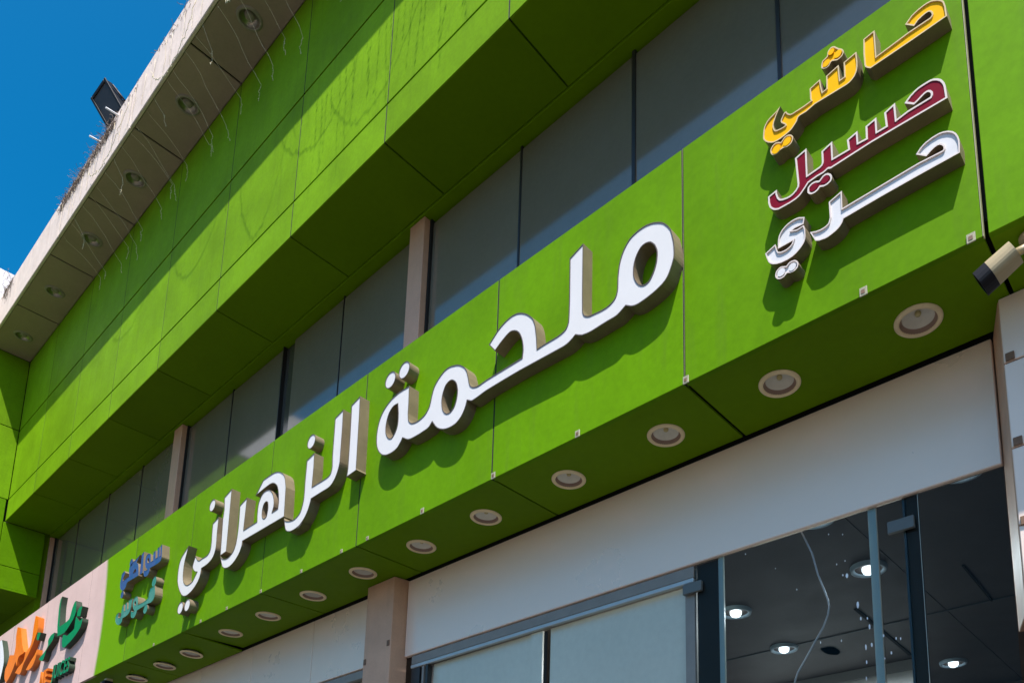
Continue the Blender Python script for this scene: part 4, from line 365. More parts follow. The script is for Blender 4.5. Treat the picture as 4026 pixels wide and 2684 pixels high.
tint = mat('smoked_glass', (.055, .042, .034), rough=.5, spec=.02)
M_patch = mat('dark_steel_fitting', (.12, .13, .125), rough=.4, noise=.1, scale=20)
box('smoked_pane', -.4065, -.3855, 1.213, 1.215, -.2, .668, tint, B)
box('smoked_pane', -.8135, -.7635, 1.216, 1.218, -.2, .668, tint, B)
box('patch_fitting', -.4335, -.3905, 1.199, 1.206, .6085, .629, M_patch, B, .002)
box('patch_fitting', -.8370, -.7945, 1.199, 1.206, .6085, .629, M_patch, B, .002)
box('door_rail', -1.857, -3.0, 1.205, 1.24, .648, .673, M_alu, B, .004)
box('roller_blind', -1.857, -3.0, 1.222, 1.226, .2, .645, M_blind, B)
# interior
ZC = .72
box('ceiling_panel', .3, -.5485, 1.216, 3.2, ZC, ZC + .01, M_ceil, B)
box('ceiling_panel', -.5505, -2.4, 1.236, 3.2, ZC, ZC + .01, M_ceil, B)
box('ceiling_step', .25, -1.9, 1.262, 3.2, ZC + .0105, ZC + .05, M_gap, B)
box('interior_wall', -1.25, -.735, 2.2, 2.22, -.3, .705, M_inwall, B); box('interior_wall_trim', -1.25, -.735, 2.19, 2.1995, .690, .7195, mat('grey_trim', (.38, .37, .37)), B)
box('interior_wall', -2.4, -1.2505, 2.2, 2.22, -.6, .7195, M_ceil, B); box('interior_wall', .3, -.7345, 2.6, 2.62, -.6, .7195, M_ceil, B)
box('interior_wall', -2.405, -2.4, 1.236, 3.2, -.6, .7195, M_ceil, B); box('interior_wall', .3, .31, 1.236, 3.2, -.6, .7195, M_ceil, B)
box('interior_wall', -.2, .3, 1.225, 1.24, -.6, .7195, M_ceil, B)
box('interior_floor', .3, -2.4, 1.236, 3.2, GZ, GZ + .004, M_ground, B)
def strip(name, a, b, w, parent, m=M_gap):
    a = P(*a); b = P(*b); c = (a + b) / 2; d = (b - a); ang = math.atan2(d.y, d.x)
    o = link(name, box_me(name, (-d.length / 2, -w, -.003), (d.length / 2, w, .003)), m, parent, rel(parent, c)); o.rotation_euler = (0, 0, ang); return o
strip('ceiling_slot', (-.442, 1.646, ZC - .002), (-.448, 1.883, ZC - .002), .006, B)
strip('ceiling_slot', (-.714, 1.735, ZC - .002), (-.734, 2.15, ZC - .002), .011, B)
strip('ceiling_joint', (-.32, 1.88, ZC - .0015), (-1.3, 1.88, ZC - .0015), .003, B, mat('pale_joint', (.10, .11, .12)))
bm = bmesh.new(); r_ = random.Random(4); pts = [(.050 * (1 + .35 * r_.random()) * math.cos(t * .52), .085 * (1 + .4 * r_.random()) * math.sin(t * .52), 0) for t in range(12)]
f = bm.faces.new([bm.verts.new(p) for p in pts]); bmesh.ops.extrude_face_region(bm, geom=[f]); me = bpy.data.meshes.new('ceiling_hole'); bm.to_mesh(me); bm.free()
link('ceiling_hole', me, M_gap, B, rel(B, P(-.893, 1.985, ZC - .0015)))
# splashes of paint on the glass
bm = bmesh.new(); r_ = random.Random(11)
spl = [(-.508, .560, 9, 16), (-.492, .505, 8, 24), (-.488, .480, 5, 12), (-.477, .478, 4, 10), (-.474, .463, 6, 18), (-.482, .430, 5, 20), (-.472, .432, 6, 14), (-.452, .443, 5, 10), (-.432, .434, 4, 10), (-.425, .432, 4, 9), (-.482, .405, 4, 12), (-.441, .412, 5, 10), (-.452, .405, 3, 7), (-.484, .378, 4, 14), (-.52, .372, 4, 9), (-.515, .563, 4, 8), (-.56, .455, 3, 8), (-.523, .450, 4, 8), (-.60, .56, 3, 6), (-.64, .61, 3, 4), (-.70, .655, 4, 6), (-.525, .585, 3, 6), (-.512, .635, 3, 5), (-.51, .587, 3, 6), (-.537, .643, 3, 5)]
for x, z, w, h in spl:
    c = P(x, 1.2060, z); w *= .001; h *= .001
    fv = [bm.verts.new(c - B.location + Vector((w * .62 * math.cos(t * .785) * (1 + .2 * r_.random()), -.0006, h * .62 * math.sin(t * .785) * (1 + .2 * r_.random())))) for t in range(8)]
    f = bm.faces.new(fv); g = bmesh.ops.extrude_face_region(bm, geom=[f]); [setattr(v, 'co', v.co + Vector((0, -.001, 0))) for v in g['geom'] if isinstance(v, bmesh.types.BMVert)]
bmesh.ops.recalc_face_normals(bm, faces=bm.faces[:]); me = bpy.data.meshes.new('paint_splash'); bm.to_mesh(me); bm.free(); tag(link('paint_splash', me, M_paint, B), kind='stuff')

# ------------------------------------------------------------------ lower sign board
SG = thing('shop_sign_board', 'long bright green sign board with pale pink left end, projecting over the shopfront', 'sign board', P(-2.4, 1.0, .881))
SX = [.75, .274, -.2085, -.690, -1.172, -1.661, -2.127, -2.628, -3.103, -3.550, -4.07, -4.55, -5.05]
rs = random.Random(3)
for i, (a, b) in enumerate(zip(SX[:-1], SX[1:])):
    m = M_green if b > -3.2 else (M_half if b > -3.6 else M_pink)
    ga = .0040 if a > -.3 and a < -.1 else (.0020)
    gb = .0040 if b > -.3 and b < -.1 else (.0020)
    if b < -.3 and b > -5: box('joint', b - .0022, b + .0022, 1.0006, 1.0095, .8825, 1.3485, M_joint, SG)
    o = box('fascia_panel', b + gb, a - ga, 1.0, 1.010, .8815, 1.350, m, SG, .0018); o.location.y += rs.uniform(-.001, .0008)
    # soffit
    g2 = .0034 if abs(b + .69) < .01 or abs(b + .2085) < .01 else .0025; g1 = .0034 if abs(a + .69) < .01 or abs(a + .2085) < .01 else .0025
    s = panel_holes('soffit_panel', b + g2, a - g1, 1.004, 1.1945, .8830, .8875, M_green_soffit, SG, [(x, 1.100, .092 * .79) for x in LAMPX if b < x < a])
    if b < -2.63: s.rotation_euler = (-.062, 0, 0); s.location.z -= .014
    box('top_panel', b + .001, a - .001, 1.0105, 1.2, 1.343, 1.349, M_topdark, SG)
box('joint_edge', -.2118, -.2104, .9995, 1.006, .8815, 1.350, M_edge, SG)
box('joint_edge', -.6893, -.6888, .9997, 1.0, .8815, 1.350, M_edge, SG)
box('sign_backing', .75, -5.05, 1.0112, 1.19, .912, 1.342, M_gap, SG)
CLX = [-.686, -.375, -.226, -.932, -1.165, -1.399, -1.610, -1.721, -1.909, -2.122, -2.323, -2.493, -2.839]
c0 = None
for i, x in enumerate(CLX):
    if c0 is None:
        c0 = box('clip', x - .0058, x + .0058, .9975, .9995, .8795, .8935, M_clip, SG, .0012)
        h = box('screw', x - .003, x + .0025, .9969, .9974, .8830, .8890, M_rust, c0)
    else:
        c = c0.copy(); C.objects.link(c); c.location = rel(SG, P(x, .9985, .8865)); k = c0.children[0].copy(); C.objects.link(k); k.parent = c
        if x < -1.5: c.scale = (.8, 1, .7)

# ------------------------------------------------------------------ letters
def tess(loop, holes):
    loops = [[Vector((x, z, 0)) for x, z in loop]] + [[Vector((x, z, 0)) for x, z in h] for h in holes]
    return loops, tessellate_polygon(loops)
def sarea(l): return sum(l[i][0] * l[(i + 1) % len(l)][1] - l[(i + 1) % len(l)][0] * l[i][1] for i in range(len(l))) / 2
def clean(l):
    out = [l[0]]
    for p in l[1:]:
        if abs(p[0] - out[-1][0]) + abs(p[1] - out[-1][1]) > .0015: out.append(p)
    return out
def offset2(loop, d):
    """move a counter-clockwise outline inward by d (a clockwise hole grows by d)"""
    n = len(loop); out = []
    for i in range(n):
        p0, p1, p2 = Vector(loop[i - 1]), Vector(loop[i]), Vector(loop[(i + 1) % n])
        a = (p1 - p0).normalized(); c = (p2 - p1).normalized(); na = Vector((-a.y, a.x)); nc = Vector((-c.y, c.x)); h = na + nc
        if h.length < 1e-4: out.append((p1.x + na.x * d, p1.y + na.y * d)); continue
        h.normalize(); k = d / max(.45, h.dot(na)); out.append((p1.x + h.x * k, p1.y + h.y * k))
    return out
def letter(name, loop, holes, yw, t, m_ret, m_trim, m_face, parent, inset=.005, depth=-.004, cap=True):
    """channel letter: outline in metres (x, z) standing t metres off the wall plane yw; returns, trim rim and a set-back face"""
    loop = clean(loop); holes = [clean(h) for h in holes]
    cx = sum(p[0] for p in loop) / len(loop); cz = sum(p[1] for p in loop) / len(loop); c = Vector((cx, yw - t, cz + EYE))
    L = [(x - cx, z - cz) for x, z in loop]; H = [[(x - cx, z - cz) for x, z in h] for h in holes]
    if sarea(L) < 0: L.reverse()
    for h in H:
        if sarea(h) > 0: h.reverse()
    bm = bmesh.new(); inner = []
    for lp in [L] + H:
        n = len(lp); o_ = [bm.verts.new((x, 0, z)) for x, z in lp]; bk = [bm.verts.new((x, t + .002, z)) for x, z in lp]
        for k in range(n): f = bm.faces.new((o_[k], bk[k], bk[(k + 1) % n], o_[(k + 1) % n])); f.material_index = 0
        if inset:
            q = offset2(lp, inset); inner.append(q); r1 = [bm.verts.new((x, 0, z)) for x, z in q]; r2 = [bm.verts.new((x, -depth, z)) for x, z in q]
            for k in range(n):
                f = bm.faces.new((o_[k], o_[(k + 1) % n], r1[(k + 1) % n], r1[k])); f.material_index = 1
                f = bm.faces.new((r1[k], r1[(k + 1) % n], r2[(k + 1) % n], r2[k])); f.material_index = 1
        else: inner.append(lp)
    bmesh.ops.recalc_face_normals(bm, faces=bm.faces[:])
    me = bpy.data.meshes.new(name); bm.to_mesh(me); bm.free(); me.materials.append(m_ret); me.materials.append(m_trim); o = link(name, me, None, parent, rel(parent, c))
    fb = bmesh.new(); flat = [p for q in inner for p in q]; yy = (-depth - .0004) if inset else .0; vs_ = [fb.verts.new((x, yy, z)) for x, z in flat]
    for a, b_, d in tessellate_polygon([[Vector((x, z, 0)) for x, z in q] for q in inner]):
        try:
            f = fb.faces.new((vs_[a], vs_[b_], vs_[d])); f.normal_update()
            if f.normal.y > 0: f.normal_flip()
        except ValueError: pass
    fm = bpy.data.meshes.new('letter_face'); fb.to_mesh(fm); fb.free(); link('letter_face', fm, m_face, o)
    return o
def circ(cx, cz, r, n=28): return [(cx + r * math.cos(2 * math.pi * k / n), cz + r * math.sin(2 * math.pi * k / n)) for k in range(n)]
def word(key, name, label, cat, tm, m_ret, m_trim, m_face, inset=.005, depth=-.003, rad=None, group=None):
    items = LETTERS[key]; t = tm * S
    xs = [p[0] for it in items if 'o' in it for p in it['o']]; zs = [p[1] for it in items if 'o' in it for p in it['o']]
    W = thing(name, label, cat, Vector((sum(xs) / len(xs) / 1000, S, min(zs) / 1000 + EYE)), group)
    for it in items:
        if 'o' in it: letter('letter', [(x / 1000, z / 1000) for x, z in it['o']], [[(x / 1000, z / 1000) for x, z in h] for h in it['h']], S, t, m_ret, m_trim, m_face, W, inset, depth)
        elif 'd' in it:
            x, z, r = it['d']; letter('dot', circ(x / 1000, z / 1000, (rad or r) / 1000), [], S, t, m_ret, m_trim, m_face, W, inset, depth)
        else:
            x, z, r = it['f']; bm = bmesh.new(); n = 20; c = Vector((x / 1000, S - t - .0015, z / 1000 + EYE))
            f = bm.faces.new([bm.verts.new((r * .001 * math.cos(2 * math.pi * k / n), 0, r * .001 * math.sin(2 * math.pi * k / n))) for k in range(n)])
            g = bmesh.ops.extrude_face_region(bm, geom=[f]); [setattr(v, 'co', v.co + Vector((0, .003, 0))) for v in g['geom'] if isinstance(v, bmesh.types.BMVert)]
            bmesh.ops.recalc_face_normals(bm, faces=bm.faces[:]); me = bpy.data.meshes.new('dot_face'); bm.to_mesh(me); bm.free(); link('dot_face', me, m_face, W, rel(W, c))
    return W
word('butchery', 'sign_word', 'large white raised Arabic word with a round loop ending it at right, mid sign', 'sign lettering', .0265, M_return, M_trim, M_face, rad=55)
word('family', 'sign_word', 'large white raised Arabic word with tall strokes and two dots under its left end', 'sign lettering', .0265, M_return, M_trim, M_face, rad=52)
M_bowl = M_return
word('yellow', 'sign_word', 'yellow raised Arabic word, top of the three stacked words at right', 'sign lettering', .0225, M_return, M_trimy, M_yellow, inset=.005, depth=-.005)
word('maroon', 'sign_word', 'maroon raised Arabic word with white rim, between the yellow and white words', 'sign lettering', .0225, M_return, M_trimw, M_maroon, inset=.007, depth=-.003)
word('white', 'sign_word', 'small white raised Arabic word with two dots below, lowest of the three stacked words', 'sign lettering', .0225, M_return, M_trimw, M_white2, inset=.005, depth=-.006)
word('blue', 'sign_word', 'small dark blue raised Arabic word above the teal word', 'sign lettering', .024, M_return, M_blue, M_blue, inset=.0022, depth=-.002)
word('teal', 'sign_word', 'small teal raised Arabic word below the blue word', 'sign lettering', .024, M_return, M_teal, M_teal, inset=.0022, depth=-.002)
word('green', 'sign_word', 'emerald green raised Arabic strokes on the pink end of the sign', 'sign lettering', .0215, M_greenr, M_greenf, M_greenf, inset=0, depth=0)
word('orange', 'sign_word', 'orange raised Arabic strokes on the pink end of the sign', 'sign lettering', .0215, M_oranger, M_orangef, M_orangef, inset=0, depth=0)
word('paper', 'sign_word', 'white raised letter stroke cut by the left edge of the picture', 'sign lettering', .0215, M_greenr, M_white, M_white, inset=0, depth=0)
def latin(txt, x0, z0, size, sx, mf, mr, label, t=.0215):
    cu = bpy.data.curves.new('latin_text', 'FONT'); cu.body = txt; cu.size = size; cu.extrude = t * S / 2; cu.offset = size * .018; cu.space_character = 1.06
    tmp = bpy.data.objects.new('latin_text', cu); C.objects.link(tmp); dg = bpy.context.evaluated_depsgraph_get(); me0 = bpy.data.meshes.new_from_object(tmp.evaluated_get(dg)); bpy.data.objects.remove(tmp)
    bm = bmesh.new(); bm.from_mesh(me0)
    W = thing('sign_word', label, 'sign lettering', Vector((x0, S, z0 + EYE)))
    bmesh.ops.remove_doubles(bm, verts=bm.verts[:], dist=1e-5)
    # loose pieces become letters
    seen = set(); 
    for v0 in bm.verts[:]:
        if v0 in seen: continue
        st = [v0]; comp = []; seen.add(v0)
        while st:
            v = st.pop(); comp.append(v)
            for e in v.link_edges:
                w = e.other_vert(v)
                if w not in seen: seen.add(w); st.append(w)
        cs = set(comp); b2 = bmesh.new(); mp = {v: b2.verts.new((v.co.x * sx, -v.co.z - t * S / 2, v.co.y)) for v in comp}
        for f in {f for v in comp for f in v.link_faces}:
            g = b2.faces.new([mp[v] for v in f.verts])
        bmesh.ops.recalc_face_normals(b2, faces=b2.faces[:])
        for g in b2.faces: g.material_index = 0 if g.normal.y < -.9 else 1
        me = bpy.data.meshes.new('letter'); b2.to_mesh(me); b2.free(); me.materials.append(mf); me.materials.append(mr); link('letter', me, None, W)
    bm.free(); return W
latin('JUICES', -9.885, 2.447, .215, .80, M_greenf, M_greenr, 'green raised Latin letters reading JUICES on the pink end of the sign')
latin('NE', -10.30, 2.455, .215, .90, M_orangef, M_oranger, 'orange raised Latin letters before the green ones on the pink sign end')

# ------------------------------------------------------------------ downlights under the sign
def downlight(name, label, group, loc, R, mf, mr, ml, mb=None, lit=False):
    t = thing(name, label, 'downlight', loc, group)
    link('ring', lathe_me('ring', [(R * .775, .004), (R * .775, -.005), (R * .80, -.0085), (R * .95, -.0075), (R, -.003), (R, .001)], 44), mf, t)
    link('reflector', lathe_me('reflector', [(R * .778, -.004), (R * .76, .004), (R * .70, .012), (R * .66, .014)], 40), mr, t)
    link('glass', lathe_me('glass', [(R * .67, .0125), (R * .60, .020), (R * .45, .030), (R * .25, .037), (0, .039)], 40), ml, t)
    if mb: link('bulb', lathe_me('bulb', [(0, .020), (R * .11, .023), (R * .14, .030), (R * .12, .037)], 16), mb, t)
    return t
DX = LAMPX
names = ['rightmost downlight under the green sign, nearest the security camera', 'second downlight from the right under the sign', 'third downlight from the right under the sign', 'fourth downlight from the right under the sign', 'fifth downlight from the right under the sign',
 'sixth downlight from the right under the sign', 'downlight above the left side of the beige pillar', 'eighth downlight from the right under the sign', 'ninth downlight from the right, just right of the dropped soffit panel joint', 'tenth downlight from the right, beside the stepped soffit joint', 'third downlight from the left under the sign', 'second downlight from the left under the sign', 'leftmost downlight under the sign']
first = None
for x, nm in zip(DX, names):
    z = .8822 if x > -2.63 else .8700
    loc = P(x, 1.100, z)
    if first is None: first = downlight('downlight', 'cream ringed ' + nm, 'round downlights under the green sign', loc, .092, M_flange, M_reflector, M_lens, M_bulb)
    else:
        c = copy_tree(first, loc); c['label'] = 'cream ringed ' + nm
        if x < -2.63: c.rotation_euler = (-.062, 0, 0)
first = None
cl = ['nearest of the dusty round lamps under the top canopy, at the top of the picture', 'second dusty lamp from the top under the grey canopy', 'third dusty lamp under the grey canopy, below the floodlight', 'fourth dusty lamp from the top under the grey canopy', 'fifth dusty lamp from the top under the grey canopy', 'farthest dusty lamp under the grey canopy, at the left edge']
for i, (x, nm) in enumerate(zip(CLAMPX, cl)):
    loc = P(x, .901, 2.9496)
    if first is None:
        first = thing('canopy_lamp', nm, 'downlight', loc, 'dusty lamps under the roof canopy'); R = .108
        link('ring', lathe_me('ring', [(R * .74, .004), (R * .74, -.008), (R * .79, -.013), (R * .95, -.009), (R, .001)], 36), M_dflange, first)
        link('reflector', lathe_me('reflector', [(R * .745, -.006), (R * .70, .010), (R * .42, .030), (0, .034)], 36), M_dcone, first)
        link('bulb', lathe_me('bulb', [(R * .40, .030), (R * .36, .012), (R * .20, .004), (0, .003)], 18), M_dflange, first)
    else:
        c = copy_tree(first, loc); c['label'] = nm
# holes are not cut, so lift the canopy panels' lamps a touch below the soffit
IL = [(-.600, 1.538, 'behind the glass fin, right of the loose cable'), (-.981, 1.882, 'low and left of the ceiling hole'), (-.945, 1.575, 'just right of the left glass fin'), (-.662, 2.293, 'lowest, at the bottom right behind the glass'), (-.590, 1.268, 'half hidden above the loose cable'), (-.332, 1.268, 'half hidden at the top right corner of the glass'), (-1.20, 1.70, 'small, left of the left glass fin'), (-1.36, 2.02, 'smallest, low beside the door edge')]
first = None
for x, y, nm in IL:
    loc = P(x, y, ZC - .001)
    if first is None:
        first = thing('indoor_downlight', 'lit indoor ceiling lamp ' + nm, 'downlight', loc, 'lit ceiling lamps inside the shop'); R = .100
        link('ring', lathe_me('ring', [(R * .74, .002), (R * .74, -.010), (R * .82, -.020), (R * .95, -.018), (R, .002)], 36), M_rimin, first)
        link('reflector', lathe_me('reflector', [(R * .76, -.008), (R * .60, -.001), (0, -.0005)], 30), M_ceil, first)
        link('bulb', lathe_me('bulb', [(R * .36, -.003), (R * .36, -.018), (R * .28, -.032), (R * .1, -.040), (0, -.041)], 20), M_lit, first)
    else:
        c = copy_tree(first, loc); c['label'] = 'lit indoor ceiling lamp ' + nm
for x, y, nm in IL[:4] + IL[6:]:          # the light these lit lamps give
    ld = bpy.data.lights.new('lamp_light', 'SPOT'); ld.energy = 20; ld.spot_size = math.radians(178); ld.spot_blend = .15; ld.color = (.93, .97, 1); ld.shadow_soft_size = .05
    lo_ = bpy.data.objects.new('lamp_light', ld); C.objects.link(lo_); lo_.location = P(x, y, ZC) - Vector((0, 0, .06))

# ------------------------------------------------------------------ cable inside
cp = [(-.604, .70), (-.596, .672), (-.587, .650), (-.578, .628), (-.569, .587), (-.560, .560), (-.552, .535), (-.5505, .523), (-.5535, .508), (-.563, .488), (-.576, .47), (-.595, .443), (-.614, .417), (-.62, .401), (-.628, .35), (-.63, .2)]
tag(tube('loose_cable', [P(x, 1.225, z) for x, z in cp], .0042, mat('grey_cable', (.42, .40, .42), rough=.5), None, 6), 'thin pale loose cable hanging down behind the shop glass', 'cable')

# ------------------------------------------------------------------ floodlight on the canopy
FT, FL, FR = P(-3.4147, .7754, 3.3978), P(-3.519, .7608, 3.3559), P(-3.375, .8384, 3.2772)
fu = (FR - FT); fv = (FL - FT); fw, fh = fu.length, fv.length; fu.normalize(); fv.normalize(); fn = fu.cross(fv).normalized()
fv = (fv - fu * fv.dot(fu)).normalized(); fn = fu.cross(fv).normalized()
fc = (FT + FT + fu * fw + fv * fh) / 2
FB = thing('floodlight', 'black finned floodlight standing on the edge of the roof canopy against the sky', 'floodlight', fc)
if fn.y > 0: fn = -fn; fu = -fu          # keep the frame right-handed with the glass facing the street
FB.rotation_euler = Matrix((fu, fv, fn)).transposed().to_euler()          # local x, y in the plane of the lamp, z out of the glass
hx, hy = fw / 2, fh / 2
link('housing', box_me('housing', (-hx + .01, -hy + .01, -.085), (hx, hy, -.004), .012), M_black, FB)
def fr_part(a, b_): link('bezel', box_me('bezel', a, b_, .004), M_black, FB)
fr_part((-hx, -hy, -.003), (hx, -hy + .030, .012)); fr_part((-hx, hy - .030, -.003), (hx, hy, .012)); fr_part((-hx, -hy + .0305, -.003), (-hx + .030, hy - .0305, .012)); fr_part((hx - .030, -hy + .0305, -.003), (hx, hy - .0305, .012))
link('glass', box_me('glass', (-hx + .0305, -hy + .0305, -.003), (hx - .0305, hy - .0305, .002)), M_floodglass, FB)
for i in range(9): link('fin', box_me('fin', (-hx + .03 + i * (fw - .07) / 8, -hy + .02, -.135), (-hx + .040 + i * (fw - .07) / 8, hy - .02, -.0855), .003), M_black, FB)
for sgn in (-1, 1):
    pass
R3 = FB.rotation_euler.to_matrix()
def inv(v): return R3.transposed() @ (v - FB.location)
base = P(-3.40, .85, 3.148)
a1 = Vector((hx * .55, hy + .012, -.03)); a2 = Vector((hx * .55, -hy - .012, -.03))
bm = bmesh.new(); bb = inv(base); mid = Vector(((a1.x + bb.x) / 2 + .06, 0, -.18))
tube_bm(bm, [a1, Vector((mid.x, hy + .012, -.12)), Vector((mid.x, 0, -.14)), bb], .011, 6)
tube_bm(bm, [a2, Vector((mid.x, -hy - .012, -.12)), Vector((mid.x, 0, -.141))], .011, 6)
me = bpy.data.meshes.new('bracket'); bm.to_mesh(me); bm.free(); link('bracket', me, M_black, FB)
tag(tube('white_rod', [P(-3.262, .755, 3.117), P(-3.262, .79, 3.120), P(-3.262, .815, 3.123)], .0095, M_white, None, 8), 'short white plastic rod poking out in front of the floodlight', 'rod')
tag(tube('white_rod', [P(-3.442, .757, 3.114), P(-3.442, .79, 3.119), P(-3.442, .815, 3.124)], .0095, M_white, None, 8), 'short white plastic rod poking out left of the floodlight against the sky', 'rod')

# ------------------------------------------------------------------ bullet camera by the right pillar
cf, cr = P(-.2135, 1.000, .8165), P(-.1745, .998, .8345); ax = (cr - cf).normalized(); CL = (cr - cf).length
CM = thing('security_camera', 'cream bullet security camera with black front hood under the sign at the right', 'security camera', cf)
side = Vector((0, 0, 1)).cross(ax).normalized(); upv = ax.cross(side); CM.rotation_euler = Matrix((side, upv, ax)).transposed().to_euler()
def oct_body(name, z0, z1, w, h, m, taper=1.0, hollow=False):
    bm = bmesh.new(); pr_ = []
    for k in range(24):
        a = 2 * math.pi * k / 24; cx_, sy = math.cos(a), math.sin(a); e = .72
        pr_.append((math.copysign(abs(cx_) ** e, cx_) * w, math.copysign(abs(sy) ** e, sy) * h))
    A_ = [bm.verts.new((x, y, z0)) for x, y in pr_]; Bv = [bm.verts.new((x * taper, y * taper, z1)) for x, y in pr_]
    for k in range(24): bm.faces.new((A_[k], A_[(k + 1) % 24], Bv[(k + 1) % 24], Bv[k]))
    if hollow:
        I = [bm.verts.new((x * .86, y * .86, z0)) for x, y in pr_]; J = [bm.verts.new((x * .86, y * .86, z0 + .018)) for x, y in pr_]
        for k in range(24): bm.faces.new((A_[(k + 1) % 24], A_[k], I[k], I[(k + 1) % 24])); bm.faces.new((I[(k + 1) % 24], I[k], J[k], J[(k + 1) % 24]))
        bm.faces.new(J); bm.faces.new(Bv[::-1])
    else: bm.faces.new(A_); bm.faces.new(Bv[::-1])
    bmesh.ops.recalc_face_normals(bm, faces=bm.faces[:]); me = bpy.data.meshes.new(name); bm.to_mesh(me); bm.free(); return link(name, me, m, CM)
oct_body('body', .026, CL, .043, .040, M_camera, .93)
oct_body('hood', -.018, .0255, .0435, .0405, M_black, 1.0, True)
link('lens', lathe_me('lens', [(.017, -.0035), (.017, -.010), (.008, -.014), (0, -.015)], 20), M_floodglass, CM)
link('seam', box_me('seam', (.010, .0375, CL * .40), (.014, .0395, CL * .80)), M_black, CM)
RC = CM.rotation_euler.to_matrix()
def invc(v): return RC.transposed() @ (v - CM.location)
bm = bmesh.new(); tube_bm(bm, [invc(cr - ax * .01), invc(cr + Vector((.035, .02, .015))), invc(P(-.163, 1.035, .862)), invc(P(-.163, 1.037, .879))], .014, 8)
me = bpy.data.meshes.new('arm'); bm.to_mesh(me); bm.free(); link('arm', me, M_camera, CM)
bs = link('mount', lathe_me('mount', [(0, 0), (.030, 0), (.036, -.006), (.036, -.016), (.02, -.024), (0, -.026)], 24), M_camera, CM); bs.matrix_parent_inverse = Matrix(); bs.location = invc(P(-.163, 1.037, .883)); bs.rotation_euler = RC.transposed().to_euler()
# small camera near the left end
SC = thing('security_camera', 'tiny dark security camera hanging below the far left end of the sign soffit', 'security camera', P(-3.335, 1.035, .868))
link('mount', box_me('mount', (-.03, -.03, -.02), (.03, .03, .004), .004), M_camera, SC); link('body', box_me('body', (-.035, -.05, -.095), (.035, .04, -.0205), .010), M_black, SC); l_ = link('lens', lathe_me('lens', [(.02, 0), (.016, .012), (0, .014)], 16), M_floodglass, SC); l_.location = (0, -.05, -.055); l_.rotation_euler = (math.pi / 2, 0, 0)

# ------------------------------------------------------------------ light strings hanging from the canopy edge
r_ = random.Random(21)
def bulbs(bm, p, d, s=.0055):
    q = Vector(d).normalized(); a = q.orthogonal().normalized() * s * .45; b = q.cross(a).normalized() * s * .45
    v = [bm.verts.new(p + a), bm.verts.new(p + b), bm.verts.new(p - a), bm.verts.new(p - b)]; t0, t1 = bm.verts.new(p + q * s), bm.verts.new(p - q * s)
    for k in range(4): bm.faces.new((v[k], v[(k + 1) % 4], t0)); bm.faces.new((v[(k + 1) % 4], v[k], t1))
strands = []
# straight drops in front of the edge
def drop(x, length, lean, y0=.797):
    pts = []; n = int(length / .016) + 3; ph = r_.random() * 6
    for i in range(n):
        f = i / (n - 1); z = 3.10 - (0.15 + length) * f; k = max(0, (2.95 - z) / max(length, .01))
        pts.append(P(x + lean[0] * k + .004 * math.sin(ph + i * 1.3) + r_.gauss(0, .0012), y0 + lean[1] * k ** .75 + r_.gauss(0, .0010), z))
    return pts
xs = [-1.66 - .082 * k + r_.uniform(-.02, .02) for k in range(28)]
GRP = 'thin light strings hanging from the canopy edge'
for j, x in enumerate(xs):
    L = r_.uniform(.10, .20) if j % 5 else r_.uniform(.05, .09); ly = r_.uniform(.165, .180) if j % 5 else .05
    pts = drop(x, L, (r_.uniform(-.01, .02), ly), .797)
    # curled end that catches on the fascia
    e = pts[-1]; cu = []
    for k in range(9): e = e + Vector((r_.gauss(.004, .008), r_.gauss(0.0, .004), -.020 + r_.gauss(0, .007))); e.y = min(e.y, YF * S - .012); cu.append(e.copy())
    pts = [Vector((p.x, min(p.y, YF * S - .012), p.z)) for p in pts] + cu
    o = thing('light_string', 'thin pale wire light string drooping from the canopy edge', 'light string', pts[0], GRP)
    bm = bmesh.new(); tube_bm(bm, [p - pts[0] for p in pts], .0015, 4); me = bpy.data.meshes.new('wire'); bm.to_mesh(me); bm.free(); link('wire', me, M_wire, o)
    bm = bmesh.new()
    for i in range(3, len(pts), 1): bulbs(bm, pts[i] - pts[0] + Vector((r_.gauss(0, .003), -.003, 0)), (r_.gauss(0, .5), r_.gauss(0, .5), 1), r_.uniform(.003, .0075))
    me = bpy.data.meshes.new('bulb'); bm.to_mesh(me); bm.free(); tag(link('bulb', me, M_ledbulb, o), kind='stuff')
# denser short drops nearer the street corner, mostly above the picture; their bulbs shade the fascia
for j in range(34):
    x = -.85 - 1.12 * (j + r_.uniform(-.3, .3)) / 34; n = r_.randint(10, 26); z = 2.99; p = P(x, .795, z); pts = [p]; w = r_.uniform(-.004, .004)
    for k in range(n): p = p + Vector((w + r_.gauss(0, .004), r_.gauss(0, .004), -.042)); pts.append(p.copy())
    o = thing('light_string', 'thin pale wire light string drooping from the canopy edge', 'light string', pts[0], GRP)
    bm = bmesh.new(); tube_bm(bm, [q - pts[0] for q in pts], .0010, 3); me = bpy.data.meshes.new('wire'); bm.to_mesh(me); bm.free(); link('wire', me, M_wire, o)
    bm = bmesh.new()
    for i in range(1, len(pts), 2): bulbs(bm, pts[i] - pts[0] + Vector((r_.gauss(0, .006), -.003, 0)), (r_.gauss(0, .25), r_.gauss(0, .25), 1), r_.uniform(.009, .018) if x > -1.9 else r_.uniform(.005, .009))
    me = bpy.data.meshes.new('bulb'); bm.to_mesh(me); bm.free(); tag(link('bulb', me, M_ledbulb, o), kind='stuff')
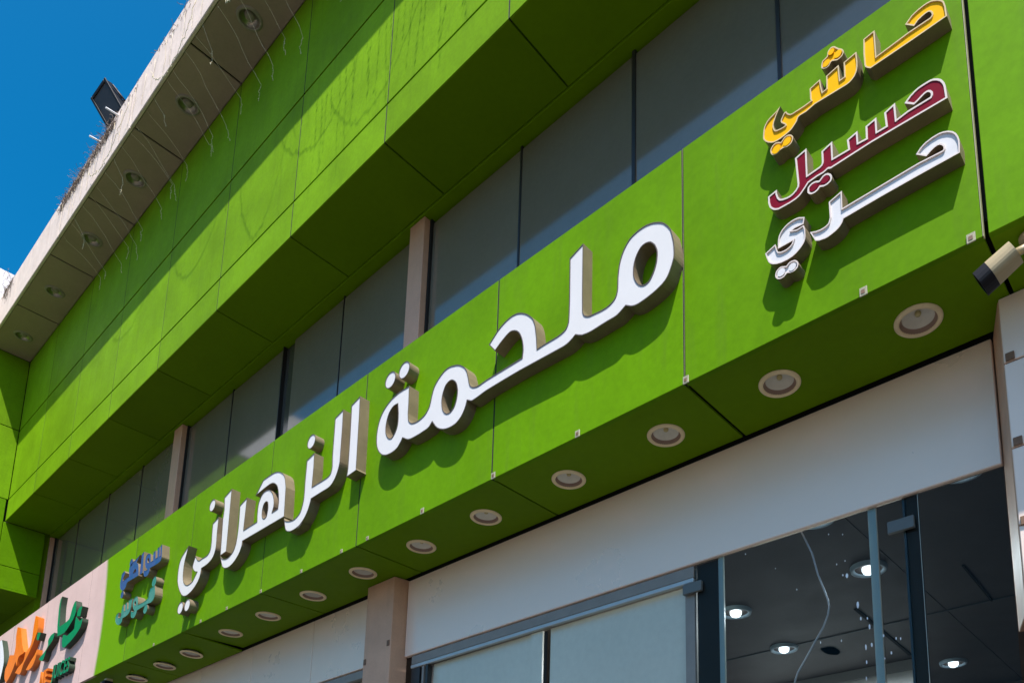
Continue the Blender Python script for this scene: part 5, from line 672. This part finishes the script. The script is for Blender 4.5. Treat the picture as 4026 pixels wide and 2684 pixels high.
# garlands slung in front, whose shade falls on the fascia
for j, (xa, xb, za, zb, sag, y) in enumerate(((-1.30, -1.75, 3.05, 3.0, .42, .76), (-1.62, -2.05, 3.02, 3.03, .30, .77), (-2.02, -2.33, 3.02, 3.02, .52, .775), (-2.5, -2.86, 3.02, 3.0, .26, .78), (-3.1, -3.5, 3.05, 3.0, .20, .785))):
    pts = []
    for i in range(40):
        f = i / 39; pts.append(P(xa + (xb - xa) * f + r_.gauss(0, .002), y + r_.gauss(0, .002), za + (zb - za) * f - sag * (1 - (2 * f - 1) ** 2) * .0 - sag * math.sin(math.pi * f) ** .8 * .55 + r_.gauss(0, .002)))
    o = thing('light_string', ('looped wire garland above the picture whose shade falls near the topmost fascia joint', 'looped wire garland whose shade makes the long U on the upper fascia', 'looped wire garland crossing the nearest dusty canopy lamp', 'looped wire garland over the second dusty canopy lamp', 'looped wire garland below the floodlight on the canopy edge')[j], 'light string', pts[0], 'looped light garlands')
    bm = bmesh.new(); tube_bm(bm, [p - pts[0] for p in pts], .0022, 4); me = bpy.data.meshes.new('wire'); bm.to_mesh(me); bm.free(); link('wire', me, M_wire, o)
    bm = bmesh.new()
    for i in range(2, 39, 1): bulbs(bm, pts[i] - pts[0] + Vector((0, 0, -.006)), (r_.gauss(0, .5), r_.gauss(0, .3), 1), r_.uniform(.006, .011))
    me = bpy.data.meshes.new('bulb'); bm.to_mesh(me); bm.free(); tag(link('bulb', me, M_ledbulb, o), kind='stuff')
# dried tangle caught on the canopy edge
def tangle(x0, x1, n, dens, label, m, spread=.10, rad=.0018, z0=3.135):
    o0 = P((x0 + x1) / 2, .80, z0); bm = bmesh.new()
    for i in range(n):
        x = x0 + (x1 - x0) * r_.random() ** dens; p = P(x, .80 + r_.uniform(-.008, .03), z0 + r_.uniform(-.03, .02)); pts = [p]; d = Vector((r_.gauss(0, 1), r_.gauss(0, .5), r_.gauss(.2, .8))).normalized()
        for k in range(r_.randint(5, 12)):
            d = (d + Vector((r_.gauss(0, .55), r_.gauss(-.05, .4), r_.gauss(-.12, .5)))).normalized(); p = p + d * spread * .22; pts.append(p.copy())
        pts = [Vector((q.x, min(q.y, .7985 * S) if q.z < 3.15 * S + EYE else q.y, q.z)) for q in pts]
        tube_bm(bm, [q - o0 for q in pts], rad, 3, cap=False)
    me = bpy.data.meshes.new('dry_tangle'); bm.to_mesh(me); bm.free(); return tag(link('dry_tangle', me, m, None, o0), label, 'dead creeper', kind='stuff')
tangle(-3.28, -3.92, 620, 1.0, 'brown dried tangle of stems and wire along the canopy edge left of the floodlight', M_tangle, spread=.05, z0=3.118)
tangle(-2.2, -3.25, 90, 1.4, 'sparse dried stems along the canopy edge right of the floodlight', M_tangle, spread=.035, z0=3.125)
tangle(-4.62, -4.80, 60, 1.0, 'small brown dried tangle at the far end of the canopy', M_tangle, spread=.09)
# stray wire lying over the upper end of the edge
